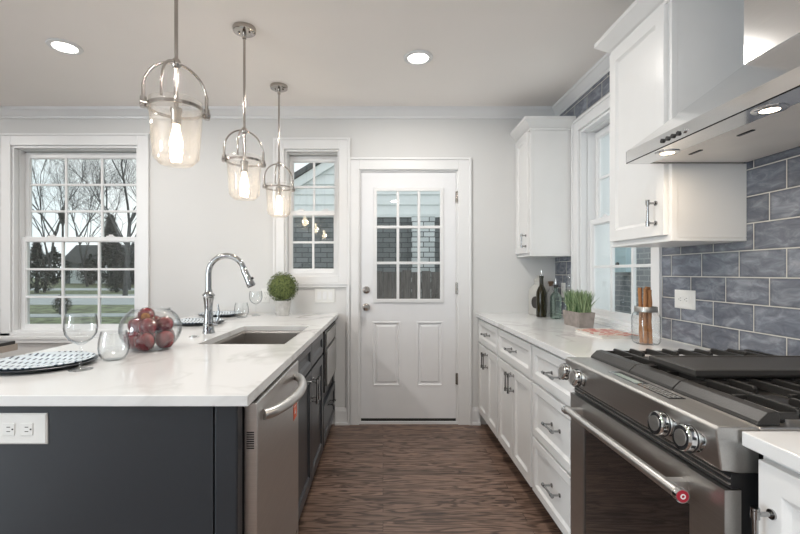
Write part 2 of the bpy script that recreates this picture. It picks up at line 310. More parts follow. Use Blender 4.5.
# ------------------------------------------------------------------ geometry helpers
ORI = {}
class MB:
    def __init__(s): s.bm = bmesh.new()
    def _add(s, vs, fs):
        v = [s.bm.verts.new(p) for p in vs]
        for f in fs:
            try: s.bm.faces.new([v[i] for i in f])
            except ValueError: pass
        return s
    def box(s, x0, x1, y0, y1, z0, z1, mat=None):
        P = [(x, y, z) for x in (x0, x1) for y in (y0, y1) for z in (z0, z1)]
        if mat is not None: P = [mat @ Vector(p) for p in P]
        return s._add(P, [(0,1,3,2),(4,6,7,5),(0,4,5,1),(2,3,7,6),(0,2,6,4),(1,5,7,3)])
    def cyl(s, p0, p1, r0, r1=None, seg=24, cap=True):
        r1 = r0 if r1 is None else r1
        p0 = Vector(p0); p1 = Vector(p1); d = (p1-p0).normalized()
        u = d.orthogonal().normalized(); v = d.cross(u)
        P = []
        for p, r in ((p0, r0), (p1, r1)):
            for i in range(seg):
                a = 2*PI*i/seg; P.append(p+(u*math.cos(a)+v*math.sin(a))*r)
        F = [(i, (i+1) % seg, seg+(i+1) % seg, seg+i) for i in range(seg)]
        if cap: F += [tuple(range(seg))[::-1], tuple(range(seg, 2*seg))]
        return s._add(P, F)
    def lathe(s, prof, c=(0,0,0), seg=40, mat=None, sq=None):
        P = []; c = Vector(c); n = len(prof)
        for r, z in prof:
            for i in range(seg):
                a = 2*PI*i/seg; ca, sa = math.cos(a), math.sin(a)
                k = 1
                if sq: k = (abs(ca)**sq+abs(sa)**sq)**(-1/sq)
                q = Vector((max(r, 1e-5)*k*ca, max(r, 1e-5)*k*sa, z))
                P.append((mat @ q if mat is not None else q)+c)
        F = [(j*seg+i, j*seg+(i+1) % seg, (j+1)*seg+(i+1) % seg, (j+1)*seg+i) for j in range(n-1) for i in range(seg)]
        if prof[0][0] > .003 and prof[-1][0] > .003: F += [((n-1)*seg+i, (n-1)*seg+(i+1) % seg, (i+1) % seg, i) for i in range(seg)]
        else: F += [tuple(range(seg))[::-1], tuple(range((n-1)*seg, n*seg))]
        return s._add(P, F)
    def shell(s, prof, t=.0018, **k):
        """closed thin wall from an outer profile that starts at the axis"""
        inn = []
        for i, (r, z) in enumerate(prof):
            a = prof[max(i-1, 0)]; b = prof[min(i+1, len(prof)-1)]
            d = Vector((b[0]-a[0], b[1]-a[1]));
            if d.length < 1e-9: d = Vector((1, 0))
            d.normalize(); inn.append((max(r-d[1]*t, 0.0), z+d[0]*t))
        return s.lathe(list(prof)+inn[::-1], **k)
    def tube(s, pts, r, seg=12, cap=True):
        pts = [Vector(p) for p in pts]; n = len(pts); rs = r if isinstance(r, (list, tuple)) else [r]*n
        P = []; u = None
        for i, p in enumerate(pts):
            d = (pts[min(i+1, n-1)]-pts[max(i-1, 0)]).normalized()
            if u is None: u = d.orthogonal().normalized()
            u = (u-d*u.dot(d)).normalized(); v = d.cross(u)
            for k in range(seg):
                a = 2*PI*k/seg; P.append(p+(u*math.cos(a)+v*math.sin(a))*rs[i])
        F = [(j*seg+i, j*seg+(i+1) % seg, (j+1)*seg+(i+1) % seg, (j+1)*seg+i) for j in range(n-1) for i in range(seg)]
        if cap: F += [tuple(range(seg))[::-1], tuple(range((n-1)*seg, n*seg))]
        return s._add(P, F)
    def torus(s, c, R, r, seg=40, ss=8):
        P = [Vector(c)+Vector(((R+r*math.cos(2*PI*j/ss))*math.cos(2*PI*i/seg), (R+r*math.cos(2*PI*j/ss))*math.sin(2*PI*i/seg), r*math.sin(2*PI*j/ss))) for i in range(seg) for j in range(ss)]
        return s._add(P, [(i*ss+j, ((i+1) % seg)*ss+j, ((i+1) % seg)*ss+(j+1) % ss, i*ss+(j+1) % ss) for i in range(seg) for j in range(ss)])
    def prism(s, poly, y0, y1, ax='Y'):
        """polygon (a, b) extruded along an axis"""
        f = {'Y': lambda a, b, t: (a, t, b), 'X': lambda a, b, t: (t, a, b), 'Z': lambda a, b, t: (a, b, t)}[ax]
        n = len(poly); P = [f(a, b, y0) for a, b in poly]+[f(a, b, y1) for a, b in poly]
        return s._add(P, [tuple(range(n))[::-1], tuple(range(n, 2*n))]+[(i, (i+1) % n, n+(i+1) % n, n+i) for i in range(n)])
    def panel(s, fm, a0, a1, b0, b1, rings, back=True):
        """stack of rectangles (inset, height) closed at both ends; fm maps (across, up, out)"""
        P = []
        for ins, c in rings:
            P += [fm(a0+ins, b0+ins, c), fm(a1-ins, b0+ins, c), fm(a1-ins, b1-ins, c), fm(a0+ins, b1-ins, c)]
        n = len(rings)
        F = [(j*4+i, j*4+(i+1) % 4, (j+1)*4+(i+1) % 4, (j+1)*4+i) for j in range(n-1) for i in range(4)]
        F += [((n-1)*4, (n-1)*4+1, (n-1)*4+2, (n-1)*4+3)]
        if back: F += [(3,2,1,0)]
        return s._add(P, F)
    def build(s, name, mat, parent=None, bevel=0, smooth=False, loc=None, seg=2):
        bm = s.bm; bmesh.ops.recalc_face_normals(bm, faces=bm.faces[:])
        if parent is not None: off = ORI[parent]
        elif loc is not None: off = Vector(loc)
        else:
            xs = [v.co for v in bm.verts]
            off = Vector(((min(p.x for p in xs)+max(p.x for p in xs))/2, (min(p.y for p in xs)+max(p.y for p in xs))/2, min(p.z for p in xs)))
        bmesh.ops.translate(bm, verts=bm.verts[:], vec=-off)
        me = bpy.data.meshes.new(name); bm.to_mesh(me); bm.free()
        me.materials.append(mat)
        if smooth:
            me.polygons.foreach_set('use_smooth', [True]*len(me.polygons)); me.set_sharp_from_angle(angle=math.radians(38))
        o = bpy.data.objects.new(name, me); C.objects.link(o); ORI[o] = off
        if parent is not None: o.parent = parent
        else: o.location = off
        if bevel:
            b = o.modifiers.new('bevel', 'BEVEL'); b.width = bevel; b.segments = seg; b.limit_method = 'ANGLE'; b.angle_limit = math.radians(40)
        return o
def tag(o, label=None, cat=None, group=None, kind=None):
    if label: o['label'] = label
    if cat: o['category'] = cat
    if group: o['group'] = group
    if kind: o['kind'] = kind
    return o
def empty(name, loc, label=None, cat=None, group=None, kind=None):
    o = bpy.data.objects.new(name, None); C.objects.link(o); o.location = loc; o.empty_display_size = .1; ORI[o] = Vector(loc)
    return tag(o, label, cat, group, kind)
def copy_tree(o, loc=None, label=None, rz=None, parent=None, scale=None):
    c = o.copy(); C.objects.link(c)
    if parent is not None: c.parent = parent
    if loc is not None: c.location = loc
    if rz is not None: c.rotation_euler = (0, 0, rz)
    if scale is not None: c.scale = (scale,)*3
    if label: c['label'] = label
    for ch in list(o.children): copy_tree(ch, parent=c)
    return c
random.seed(7)

# ------------------------------------------------------------------ room shell
XR, YB, ZC = 1.43, 3.54, 2.595      # right wall, back wall, ceiling
XL, YF = -4.7, -3.2
struct = dict(kind='structure')
tag(MB().box(XL-.15, XR+.15, YF-.15, YB+.15, -.1, 0).build('floor', M['floor'], loc=(0,0,0)), **struct)
tag(MB().box(XL-.15, XR+.15, YF-.15, YB+.15, ZC, ZC+.1).build('ceiling', M['ceiling'], loc=(0,0,0)), **struct)
def wall(name, fm, a0, a1, holes, mat, z0=0.0, z1=ZC, d0=0.0, d1=.15):
    As = sorted({a0, a1, *[h[0] for h in holes], *[h[1] for h in holes]}); Zs = sorted({z0, z1, *[h[2] for h in holes], *[h[3] for h in holes]})
    m = MB()
    for i in range(len(As)-1):
        for j in range(len(Zs)-1):
            ca, cz = (As[i]+As[i+1])/2, (Zs[j]+Zs[j+1])/2
            if any(h[0] < ca < h[1] and h[2] < cz < h[3] for h in holes): continue
            p, q = fm(As[i], Zs[j], d0), fm(As[i+1], Zs[j+1], d1)
            m.box(min(p[0],q[0]), max(p[0],q[0]), min(p[1],q[1]), max(p[1],q[1]), min(p[2],q[2]), max(p[2],q[2]))
    return tag(m.build(name, mat, loc=(0,0,0)), **struct)
fB = lambda a, z, d: (a, YB+d, z)      # d grows outwards through the wall
fR = lambda a, z, d: (XR+d, a, z)
fL = lambda a, z, d: (XL-d, a, z)
fF = lambda a, z, d: (a, YF-d, z)
HW1 = (-3.056, -2.014, .755, 2.293); HW2 = (-.81, -.36, 1.22, 2.262); HD = (-.1975, .617, 0, 2.093); HW3 = (2.27, 3.125, .935, 2.28)
wall('wall_back', fB, XL-.15, XR+.15, [HW1, HW2, HD], M['wall'])
wall('wall_right', fR, YF, YB, [HW3], M['wall'], d1=.21)
HL = (-2.9, -1.3, .45, 2.4); HF1 = (-4.1, -2.3, .55, 2.4)
wall('wall_left', fL, YF, YB, [HL], M['wall'])
wall('wall_rear', fF, XL-.15, XR+.15, [HF1], M['wall'])
# glazed tile over the right-hand counters, from the worktop to the crown
TS = .012
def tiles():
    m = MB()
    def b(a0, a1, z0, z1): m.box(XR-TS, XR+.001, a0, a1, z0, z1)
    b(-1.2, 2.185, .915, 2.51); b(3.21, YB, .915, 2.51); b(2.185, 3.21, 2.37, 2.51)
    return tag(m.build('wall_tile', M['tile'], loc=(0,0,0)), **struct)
tiles()
# crown moulding and baseboards
def crown(name, fm, a0, a1):
    prof = [(0, 2.515), (-.010, 2.515), (-.014, 2.530), (-.022, 2.536), (-.050, 2.572), (-.058, 2.576), (-.062, 2.594), (0, 2.594)]
    m = MB(); n = len(prof)
    P = [fm(a0, z, d) for d, z in prof]+[fm(a1, z, d) for d, z in prof]
    m._add(P, [tuple(range(n))[::-1], tuple(range(n, 2*n))]+[(i, (i+1) % n, n+(i+1) % n, n+i) for i in range(n)])
    return tag(m.build(name, M['trim'], loc=(0,0,0)), **struct)
crown('trim_1', fB, XL, XR); crown('trim_2', fR, YF, YB); crown('trim_3', fL, YF, YB); crown('trim_4', fF, XL, XR)
def baseboard(name, fm, segs):
    m = MB()
    for a0, a1 in segs:
        for z0, z1, d in ((0, .115, -.014), (.115, .128, -.011), (.128, .138, -.006)):
            p, q = fm(a0, z0, d), fm(a1, z1, 0)
            m.box(min(p[0],q[0]), max(p[0],q[0]), min(p[1],q[1]), max(p[1],q[1]), z0, z1)
        p, q = fm(a0, 0, -.026), fm(a1, .018, 0)
        m.box(min(p[0],q[0]), max(p[0],q[0]), min(p[1],q[1]), max(p[1],q[1]), 0, .018)
    return tag(m.build(name, M['trim'], loc=(0,0,0)), **struct)
baseboard('baseboard_back', fB, [(XL, -1.2), (-.395, -.29), (.724, .80)]); baseboard('baseboard_left', fL, [(YF, YB)]); baseboard('baseboard_rear', fF, [(XL, XR)])

# ------------------------------------------------------------------ windows
def pbox(m, fm, a0, a1, z0, z1, d0, d1):
    p, q = fm(a0, z0, d0), fm(a1, z1, d1)
    m.box(min(p[0],q[0]), max(p[0],q[0]), min(p[1],q[1]), max(p[1],q[1]), min(p[2],q[2]), max(p[2],q[2])); return m
def frame4(m, fm, a0, a1, z0, z1, wd, d0, d1, wb=None, wt=None):
    wb = wd if wb is None else wb; wt = wd if wt is None else wt
    pbox(m, fm, a0, a0+wd, z0, z1, d0, d1); pbox(m, fm, a1-wd, a1, z0, z1, d0, d1)
    pbox(m, fm, a0+wd, a1-wd, z0, z0+wb, d0, d1); pbox(m, fm, a0+wd, a1-wd, z1-wt, z1, d0, d1)
def double_hung(name, fm, hole, cas, zmid, nc, nr, stool=True, zout=None, st=.036, off=.028, jd=.15):
    a0, a1, z0, z1 = hole; zb = zout if zout is not None else z0-cas
    base = fm((a0+a1)/2, z0, 0); root = empty(name, base, **struct)
    # casing: flat board with a raised outer back-band and a stepped inner bead
    m = MB()
    for (aa0, aa1, zz0, zz1) in ((a0-cas, a0, zb, z1+cas), (a1, a1+cas, zb, z1+cas), (a0, a1, z1, z1+cas)): pbox(m, fm, aa0, aa1, zz0, zz1, -.018, 0)
    if not stool: pbox(m, fm, a0, a1, zb, z0, -.018, 0)
    frame_ = (a0-cas, a1+cas, zb, z1+cas)
    pbox(m, fm, a0-cas, a0-cas+.018, zb, z1+cas, -.027, -.018); pbox(m, fm, a1+cas-.018, a1+cas, zb, z1+cas, -.027, -.018); pbox(m, fm, a0-cas+.018, a1+cas-.018, z1+cas-.018, z1+cas, -.027, -.018)
    m.build('casing', M['trim'], root, bevel=.003)
    m = MB(); frame4(m, fm, a0, a1, z0, z1, min(.018, off-.004), 0, jd); frame4(m, fm, a0+off-.006, a1-off+.006, z0+.018, z1-.018, .004, .045, jd, wb=.002); m.build('jamb', M['trim'], root, bevel=.002)
    if stool:
        m = MB(); pbox(m, fm, a0-cas, a1+cas, z0-.055, z0-.028, -.03, 0); pbox(m, fm, a0-cas, a1+cas, z0-.028, z0, -.018, 0); pbox(m, fm, a0-cas, a1+cas, z0-.085, z0-.055, -.022, 0)
        m.build('stool', M['trim'], root, bevel=.004)
    ai0, ai1 = a0+off, a1-off
    def sash(nm, zz0, zz1, d0, d1, wb, wt):
        m = MB(); frame4(m, fm, ai0, ai1, zz0, zz1, st, d0, d1, wb, wt)
        ga0, ga1, gz0, gz1 = ai0+st, ai1-st, zz0+wb, zz1-wt
        frame4(m, fm, ga0, ga1, gz0, gz1, .006, d0+.006, d1-.006)
        dm = (d0+d1)/2
        for i in range(1, nc): c = ga0+(ga1-ga0)*i/nc; pbox(m, fm, c-.009, c+.009, gz0, gz1, d0+.005, d1-.005)
        for i in range(1, nr): c = gz0+(gz1-gz0)*i/nr; pbox(m, fm, ga0, ga1, c-.009, c+.009, d0+.0055, d1-.0055)
        o = m.build(nm, M['trim'], root, bevel=.002)
        pbox(MB(), fm, ga0, ga1, gz0, gz1, dm-.002, dm+.002).build('pane', M['pane'], o); return o
    sash('upper_sash', zmid-.02, z1-.03, .098, .128, .035, .045)
    lo = sash('lower_sash', z0+.004, zmid+.02, .058, .09, .052, .038)
    for s in (-1, 1):
        c = (ai0+ai1)/2+s*(ai1-ai0)*.25
        m = MB(); pbox(m, fm, c-.03, c+.03, zmid+.02, zmid+.030, .06, .088); pbox(m, fm, c-.012, c+.02, zmid+.03, zmid+.04, .064, .078); m.build('sash_lock', M['trim'], lo, bevel=.003)
    return root
double_hung('window_1', fB, HW1, .096, 1.527, 3, 3)
double_hung('window_2', fB, HW2, .09, 1.745, 2, 2, stool=False, zout=1.165, st=.028, off=.02)
double_hung('window_3', fR, HW3, .085, 1.605, 3, 2, zout=.935, st=.042, off=.03, jd=.21)
# plain glazed openings out of the photograph's view, where the room's daylight comes from
def plain_window(name, fm, hole, n):
    a0, a1, z0, z1 = hole; root = empty(name, fm((a0+a1)/2, z0, 0), **struct)
    m = MB(); frame4(m, fm, a0-.09, a1+.09, z0-.09, z1+.09, .09, -.02, 0); frame4(m, fm, a0, a1, z0, z1, .03, 0, .06)
    for i in range(1, n): c = a0+(a1-a0)*i/n; pbox(m, fm, c-.035, c+.035, z0, z1, -.01, .06)
    m.build('casing', M['trim'], root)
plain_window('window_4', fF, HF1, 2); plain_window('window_5', fL, HL, 2)
# white board trim under the narrow window
m = MB(); m.box(-.81, -.265, YB-.018, YB, 1.128, 1.165); m.box(-.30, -.265, YB-.018, YB, 0, 1.128); m.box(-.81, -.265, YB-.026, YB-.018, 1.15, 1.165)
tag(m.build('trim_5', M['trim'], loc=(0,0,0), bevel=.002), **struct)

# ------------------------------------------------------------------ back door
dr = empty('door_1', (.21, YB, 0), **struct)
m = MB()
for a0, a1, z0, z1 in ((-.29, -.1975, 0, 2.19), (.617, .724, 0, 2.19), (-.1975, .617, 2.093, 2.19)): pbox(m, fB, a0, a1, z0, z1, -.018, 0)
pbox(m, fB, -.29, -.272, 0, 2.19, -.028, -.018); pbox(m, fB, .706, .724, 0, 2.19, -.028, -.018); pbox(m, fB, -.272, .706, 2.172, 2.19, -.028, -.018)
m.build('door_casing', M['trim'], dr, bevel=.003)
m = MB(); pbox(m, fB, -.1975, -.184, 0, 2.093, 0, .15); pbox(m, fB, .604, .617, 0, 2.093, 0, .15); pbox(m, fB, -.184, .604, 2.08, 2.093, 0, .15); m.build('jamb', M['trim'], dr)
m = MB(); pbox(m, fB, -.184, .604, 0, .022, -.0, .15); m.build('threshold', M['door'], dr)
# slab in pieces round the glazed opening, with two raised panels let in below
LA0, LA1, LZ0, LZ1 = -.062, .482, 1.02, 1.932
m = MB(); D0, D1 = .012, .055
ZP0, ZP1 = .31, .845; PA = [(-.088, .143), (.278, .496)]
def slab(a0, a1, z0, z1): pbox(m, fB, a0, a1, z0, z1, D0, D1)
slab(-.182, LA0, LZ0, 2.077); slab(LA1, .602, LZ0, 2.077); slab(LA0, LA1, LZ1, 2.077); slab(-.182, .602, ZP1, LZ0); slab(-.182, .602, .045, ZP0)
slab(-.182, PA[0][0], ZP0, ZP1); slab(PA[0][1], PA[1][0], ZP0, ZP1); slab(PA[1][1], .602, ZP0, ZP1)
for a0, a1 in PA:
    fm = lambda a, z, c: (a, YB+D0-c, z)
    m.panel(fm, a0, a1, ZP0, ZP1, [(0, -.03), (0, 0), (.004, .003), (.012, .003), (.02, -.009), (.03, -.009), (.042, -.001)])
sl = m.build('door_slab', M['door'], dr)
m = MB(); frame4(m, fB, LA0-.018, LA1+.018, LZ0-.018, LZ1+.018, .03, D0-.011, D0)
gw = (LA1-LA0-.024); gh = LZ1-LZ0-.024
for i in (1, 2): c = LA0+.012+gw*i/3; pbox(m, fB, c-.011, c+.011, LZ0, LZ1, D0-.007, D0+.025)
for i in (1, 2): c = LZ0+.012+gh*i/3; pbox(m, fB, LA0, LA1, c-.011, c+.011, D0-.0075, D0+.0245)
lf = m.build('glazing_frame', M['trim'], dr, bevel=.002)
pbox(MB(), fB, LA0, LA1, LZ0, LZ1, .032, .036).build('pane', M['pane'], lf)
pbox(MB(), fB, -.182, .602, .022, .045, .014, .05).build('door_sweep', M['thresh'], dr)
def knob(name, z, prof):
    R = Matrix.Rotation(PI/2, 4, 'X')
    MB().lathe(prof, (-.138, YB+D0, z), 28, mat=R).build(name, M['nickel'], dr, smooth=True)
knob('door_knob', .962, [(.001,0),(.032,0),(.032,.006),(.026,.011),(.012,.014),(.011,.032),(.02,.038),(.027,.048),(.028,.057),(.022,.066),(.001,.069)])
knob('deadbolt', 1.105, [(.001,0),(.030,0),(.031,.008),(.027,.016),(.014,.018),(.014,.022),(.001,.022)])
for z in (1.87, 1.12, .375):
    MB().cyl((.610, YB-.004, z-.047), (.610, YB-.004, z+.047), .007, seg=12).box(.597, .610, YB-.002, YB+.012, z-.045, z+.045).build('hinge', M['nickel'], dr, smooth=True)

# ------------------------------------------------------------------ electrical plates
def receptacle(m, fm, a, z):   # fm(a, z, out)
    pass
def outlet(name, fm, a, z, w, h, n, label, horizontal=True):
    """n receptacles (or rocker switches) on one plate; fm(a, z, c) with c out of the wall"""
    m = MB(); m.panel(lambda x, y, c: fm(x, y, c), a-w/2, a+w/2, z-h/2, z+h/2, [(0, 0), (0, .003), (.004, .006)])
    o = m.build(name, M['plate_white'], loc=fm(a, z, 0))
    tag(o, label, 'outlet' if name == 'wall_outlet' else 'switch')
    return o
def wall_outlet(fm, a, z, w, h, label, horizontal, sp=.02):
    o = outlet('wall_outlet', fm, a, z, w, h, 2, label)
    for s in (-1, 1):
        ca, cz = (a+s*sp, z) if horizontal else (a, z+s*sp)
        m = MB(); m.panel(fm, ca-.0165, ca+.0165, cz-.0165, cz+.0165, [(0, .0055), (0, .0075), (.001, .008)])
        r = m.build('receptacle', M['plate_white'], o)
        m = MB()
        for da in (-.006, .006):
            if horizontal: m.panel(fm, ca-.005, ca+.005, cz+da-.001, cz+da+.001, [(0, .0078), (0, .0083)])
            else: m.panel(fm, ca+da-.001, ca+da+.001, cz-.002, cz+.008, [(0, .0078), (0, .0083)])
        if horizontal: m.panel(fm, ca+.009, ca+.0135, cz-.002, cz+.002, [(0, .0078), (0, .0083)])
        else: m.panel(fm, ca-.002, ca+.002, cz-.011, cz-.007, [(0, .0078), (0, .0083)])
        m.build('slot', M['black'], r)
    return o
oB = lambda a, z, c: (a, YB-c, z)
oR = lambda a, z, c: (XR-TS-c, a, z)
oI = lambda a, z, c: (a, 1.19-c, z)
wall_outlet(oR, 2.018, 1.123, .135, .088, 'white double outlet plate on the blue tile right of the glass jar', True)
wall_outlet(oR, 3.376, 1.11, .07, .115, 'white outlet plate on the tile behind the bottles under the far wall cabinet', False)
wall_outlet(oB, -.965, 1.06, .07, .115, 'white outlet plate on the back wall beside the round topiary', False)
wall_outlet(oI, -1.005, .8185, .157, .085, 'large white outlet plate on the dark end panel of the peninsula', True, .025)
o = outlet('light_switch', oB, -.478, 1.06, .167, .122, 3, 'white triple rocker switch plate under the narrow window')
for s in (-1, 0, 1):
    m = MB(); m.panel(oB, -.478+s*.046-.016, -.478+s*.046+.016, 1.06-.033, 1.06+.033, [(0, .005), (0, .008), (.002, .009)]); m.build('rocker', M['trim'], o)

# ------------------------------------------------------------------ recessed ceiling lights
rl = empty('recessed_light', (0, 0, ZC), 'x', 'ceiling light', 'recessed ceiling lights')
MB().lathe([(.062,-.001),(.09,-.001),(.092,-.004),(.088,-.009),(.066,-.012),(.062,-.008)], (0,0,ZC), 40).build('trim_ring', M['trim'], rl, smooth=True)
MB().lathe([(.001,-.0045),(.0615,-.0045),(.0615,-.0015),(.001,-.0015)], (0,0,ZC), 40).build('diffuser', M['can'], rl, smooth=True)
labs = ['round recessed ceiling light above the left window, left of the pendants', 'round recessed ceiling light above the back door, right of the pendants']
for i, (x, y) in enumerate(CANS):
    lb = labs[i] if i < 2 else 'round recessed ceiling light outside the picture, behind or beside the camera'
    if i == 0: rl.location = (x, y, ZC); rl['label'] = lb
    else: copy_tree(rl, (x, y, ZC), lb)
# area lamps sit just under each diffuser

# ------------------------------------------------------------------ cabinet helpers
FR = [(0, 0), (0, .019), (.002, .020), (.052, .020), (.056, .016), (.064, .010), (.068, .0095)]
def shaker(fm, a0, a1, b0, b1, w=.052):
    k = w-.052; r = [(i+(k if i > .01 else 0), c) for i, c in FR]
    return MB().panel(fm, a0, a1, b0, b1, r)
def bar_pull(fm, a, b, L, vertical, mat, parent, r=.0058, out=.034, name='handle'):
    """square-footed bar pull with collars; fm(a, b, c)"""
    m = MB(); h = L/2
    P = (lambda t, c: fm(a, b+t, c)) if vertical else (lambda t, c: fm(a+t, b, c))
    m.cyl(P(-h, out), P(h, out), r*.85, seg=14)
    for s in (-1, 1):
        m.cyl(P(s*(h-.012), 0), P(s*(h-.012), out), r*.8, seg=12); m.cyl(P(s*(h-.012), 0), P(s*(h-.012), .004), r*1.7, seg=16)
        m.cyl(P(s*(h-.020), out), P(s*(h-.004), out), r*1.35, seg=14); m.cyl(P(s*(h-.003), out), P(s*h*1.02, out), r*1.35, seg=14)
    return m.build(name, mat, parent, smooth=True)
# right-hand run: faces look towards -X
XF = .782
fW = lambda a, b, c: (XF+.02-c, a, b)
def base_cab(y0, y1, kind, label, fm_x=XF):
    fm = lambda a, b, c: (fm_x+.02-c, a, b)
    r = empty('base_cabinet', ((fm_x+XR)/2, (y0+y1)/2, 0), label, 'cabinet', 'white base cabinets')
    m = MB(); m.box(fm_x+.021, XR-.001, y0+.0005, y1-.0005, .10, .8845); m.build('body', M['cab'], r, bevel=.001)
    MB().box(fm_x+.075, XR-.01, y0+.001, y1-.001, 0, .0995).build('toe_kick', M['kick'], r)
    g = .012; H = .115
    def door(a0, a1, ha):
        d = shaker(fm, a0, a1, .112, .672).build('door', M['cab'], r, bevel=.0015)
        bar_pull(lambda a, b, c: fm(a, b, c+.02), ha, .585, H, True, M['pull'], d)
    def drawer(b0, b1):
        d = shaker(fm, y0+g, y1-g, b0, b1, .040).build('drawer', M['cab'], r, bevel=.0015)
        bar_pull(lambda a, b, c: fm(a, b, c+.0095), (y0+y1)/2, (b0+b1)/2, H, False, M['pull'], d, out=.04)
    if kind == 'doors':
        drawer(.69, .868); mid = (y0+y1)/2
        door(y0+g, mid-.002, mid-.028); door(mid+.002, y1-g, mid+.028)
    elif kind == 'drawers':
        drawer(.69, .868); drawer(.405, .672); drawer(.112, .392)
    elif kind == 'near':
        d = shaker(fm, y0+.01, y1-.012, .112, .868).build('door', M['cab'], r, bevel=.0015)
        bar_pull(lambda a, b, c: fm(a, b, c+.02), y1-.045, .72, .13, True, M['pull'], d)
    return r
base_cab(2.935, YB-.002, 'doors', 'white base cabinet against the back wall with one drawer over two doors')
base_cab(2.265, 2.935, 'doors', 'middle white base cabinet with one drawer over two doors, second from the back door')
base_cab(1.674, 2.265, 'drawers', 'white base cabinet with three stacked drawers beside the steel range')
base_cab(.28, .893, 'near', 'white base cabinet at the lower right, on the near side of the steel range', .768)
# worktops
def slabtop(name, x0, x1, y0, y1, label, holes=None):
    m = MB(); m.box(x0, x1, y0, y1, .885, .915); o = m.build(name, M['quartz'], loc=(0,0,0), bevel=.002); tag(o, label, 'countertop'); return o
slabtop('countertop', .766, XR-TS, 1.672, YB-.001, 'white quartz worktop under the right-hand window')
slabtop('countertop', .757, XR-TS, .28, .908, 'small piece of white quartz worktop at the lower right past the range')

# wall cabinets
def wall_cab(y0, y1, label, xc, hy):
    fm = lambda a, b, c: (xc-c, a, b)
    xb = XR-TS-.0005
    r = empty('wall_cabinet', ((xc+XR)/2, (y0+y1)/2, 1.385), label, 'cabinet', 'white wall cabinets')
    m = MB(); m.box(xc, xb, y0, y1, 1.385, 2.33); m.box(xc-.004, xc+.02, y0-.002, y0+.018, 1.375, 2.33); m.build('body', M['cab'], r, bevel=.001)
    # crown: sloping band all round, returned on the near and far ends
    rings = [(0, 2.315), (.008, 2.315), (.008, 2.330), (.018, 2.336), (.058, 2.376), (.062, 2.380), (.062, 2.40), (0, 2.40)]
    yf = min(y1+.062, YB-.001)
    P = []
    for e, z in rings: P += [(xb, y0-e, z), (xc-e, y0-e, z), (xc-e, min(y1+e, yf), z), (xb, min(y1+e, yf), z)]
    n = len(rings); m = MB(); m._add(P, [(j*4+i, j*4+(i+1) % 4, (j+1)*4+(i+1) % 4, (j+1)*4+i) for j in range(n-1) for i in range(4)]+[(0,1,2,3), ((n-1)*4, (n-1)*4+1, (n-1)*4+2, (n-1)*4+3)])
    m.build('crown', M['cab'], r)
    m = MB(); m.box(xc-.006, xb, y0-.001, y1, 1.372, 1.3845); m.build('light_rail', M['cab'], r, bevel=.002)
    d = shaker(fm, y0+.022, y1-.004, 1.398, 2.31).build('door', M['cab'], r, bevel=.0015)
    bar_pull(lambda a, b, c: fm(a, b, c+.02), hy, 1.49, .105, True, M['pull'], d)
    return r
wall_cab(3.222, YB-.001, 'white wall cabinet in the far right corner above the bottles', 1.108, 3.272)
wall_cab(1.676, 2.108, 'large white wall cabinet between the right-hand window and the steel hood', 1.128, 1.745)

# ------------------------------------------------------------------ range hood
hd = empty('range_hood', (1.2, 1.291, 1.672), 'stainless steel chimney range hood with two lit lamps above the range', 'range hood')
hx0, hx1, hy0, hy1 = .945, XR-TS-.001, .91, 1.672
m = MB()
m.box(hx0, hx0+.002, hy0, hy1, 1.672, 1.718); m.box(hx0, hx1, hy0, hy0+.002, 1.672, 1.718); m.box(hx0, hx1, hy1-.002, hy1, 1.672, 1.718)
m.box(hx0, hx0+.09, hy0, hy1, 1.672, 1.675)
top = [(1.192, 1.155), (hx1, 1.155), (hx1, 1.422), (1.192, 1.422)]; bot = [(hx0, hy0), (hx1, hy0), (hx1, hy1), (hx0, hy1)]
m._add([(x, y, 1.718) for x, y in bot]+[(x, y, 1.935) for x, y in top], [(i, (i+1) % 4, 4+(i+1) % 4, 4+i) for i in range(4)]+[(4,5,6,7), (0,1,2,3)])
m.build('canopy', M['steelh'], hd)
MB().box(1.192, hx1, 1.155, 1.422, 1.9355, ZC-.001).build('chimney', M['steelh'], hd, bevel=.002)
m = MB(); m.box(hx0+.0905, hx1-.01, hy0+.01, hy1-.01, 1.676, 1.684)
m.build('filter_panel', simple('satin_filter_steel', (.86,.83,.79), .5, .6, noise=.03), hd)
for i in range(3):
    y = 1.10+i*.21
    MB().box(1.10, 1.11, y-.028, y+.028, 1.673, 1.6758).build('filter_latch', M['black'], hd)
for y in (1.512, 1.112):
    l = MB().lathe([(.0215,-.0035),(.036,-.0035),(.038,-.002),(.038,.0),(.0215,0)], (1.0, y, 1.672), 32).build('lamp_ring', M['chrome'], hd, smooth=True)
    MB().lathe([(.001,-.0028),(.021,-.0028),(.021,-.0005),(.001,-.0005)], (1.0, y, 1.672), 24).build('lamp', M['hoodlamp'], l, smooth=True)
    area('hood_lamp', (1.0, y, 1.665), (0,0,0), .05, .05, 1.0, (1,.82,.62), 'DISK')
for i in range(5): MB().cyl((hx0, 1.452-i*.026, 1.694), (hx0-.005, 1.452-i*.026, 1.694), .0075, seg=16).build('button', M['black'] if i < 4 else M['chrome'], hd, smooth=True)

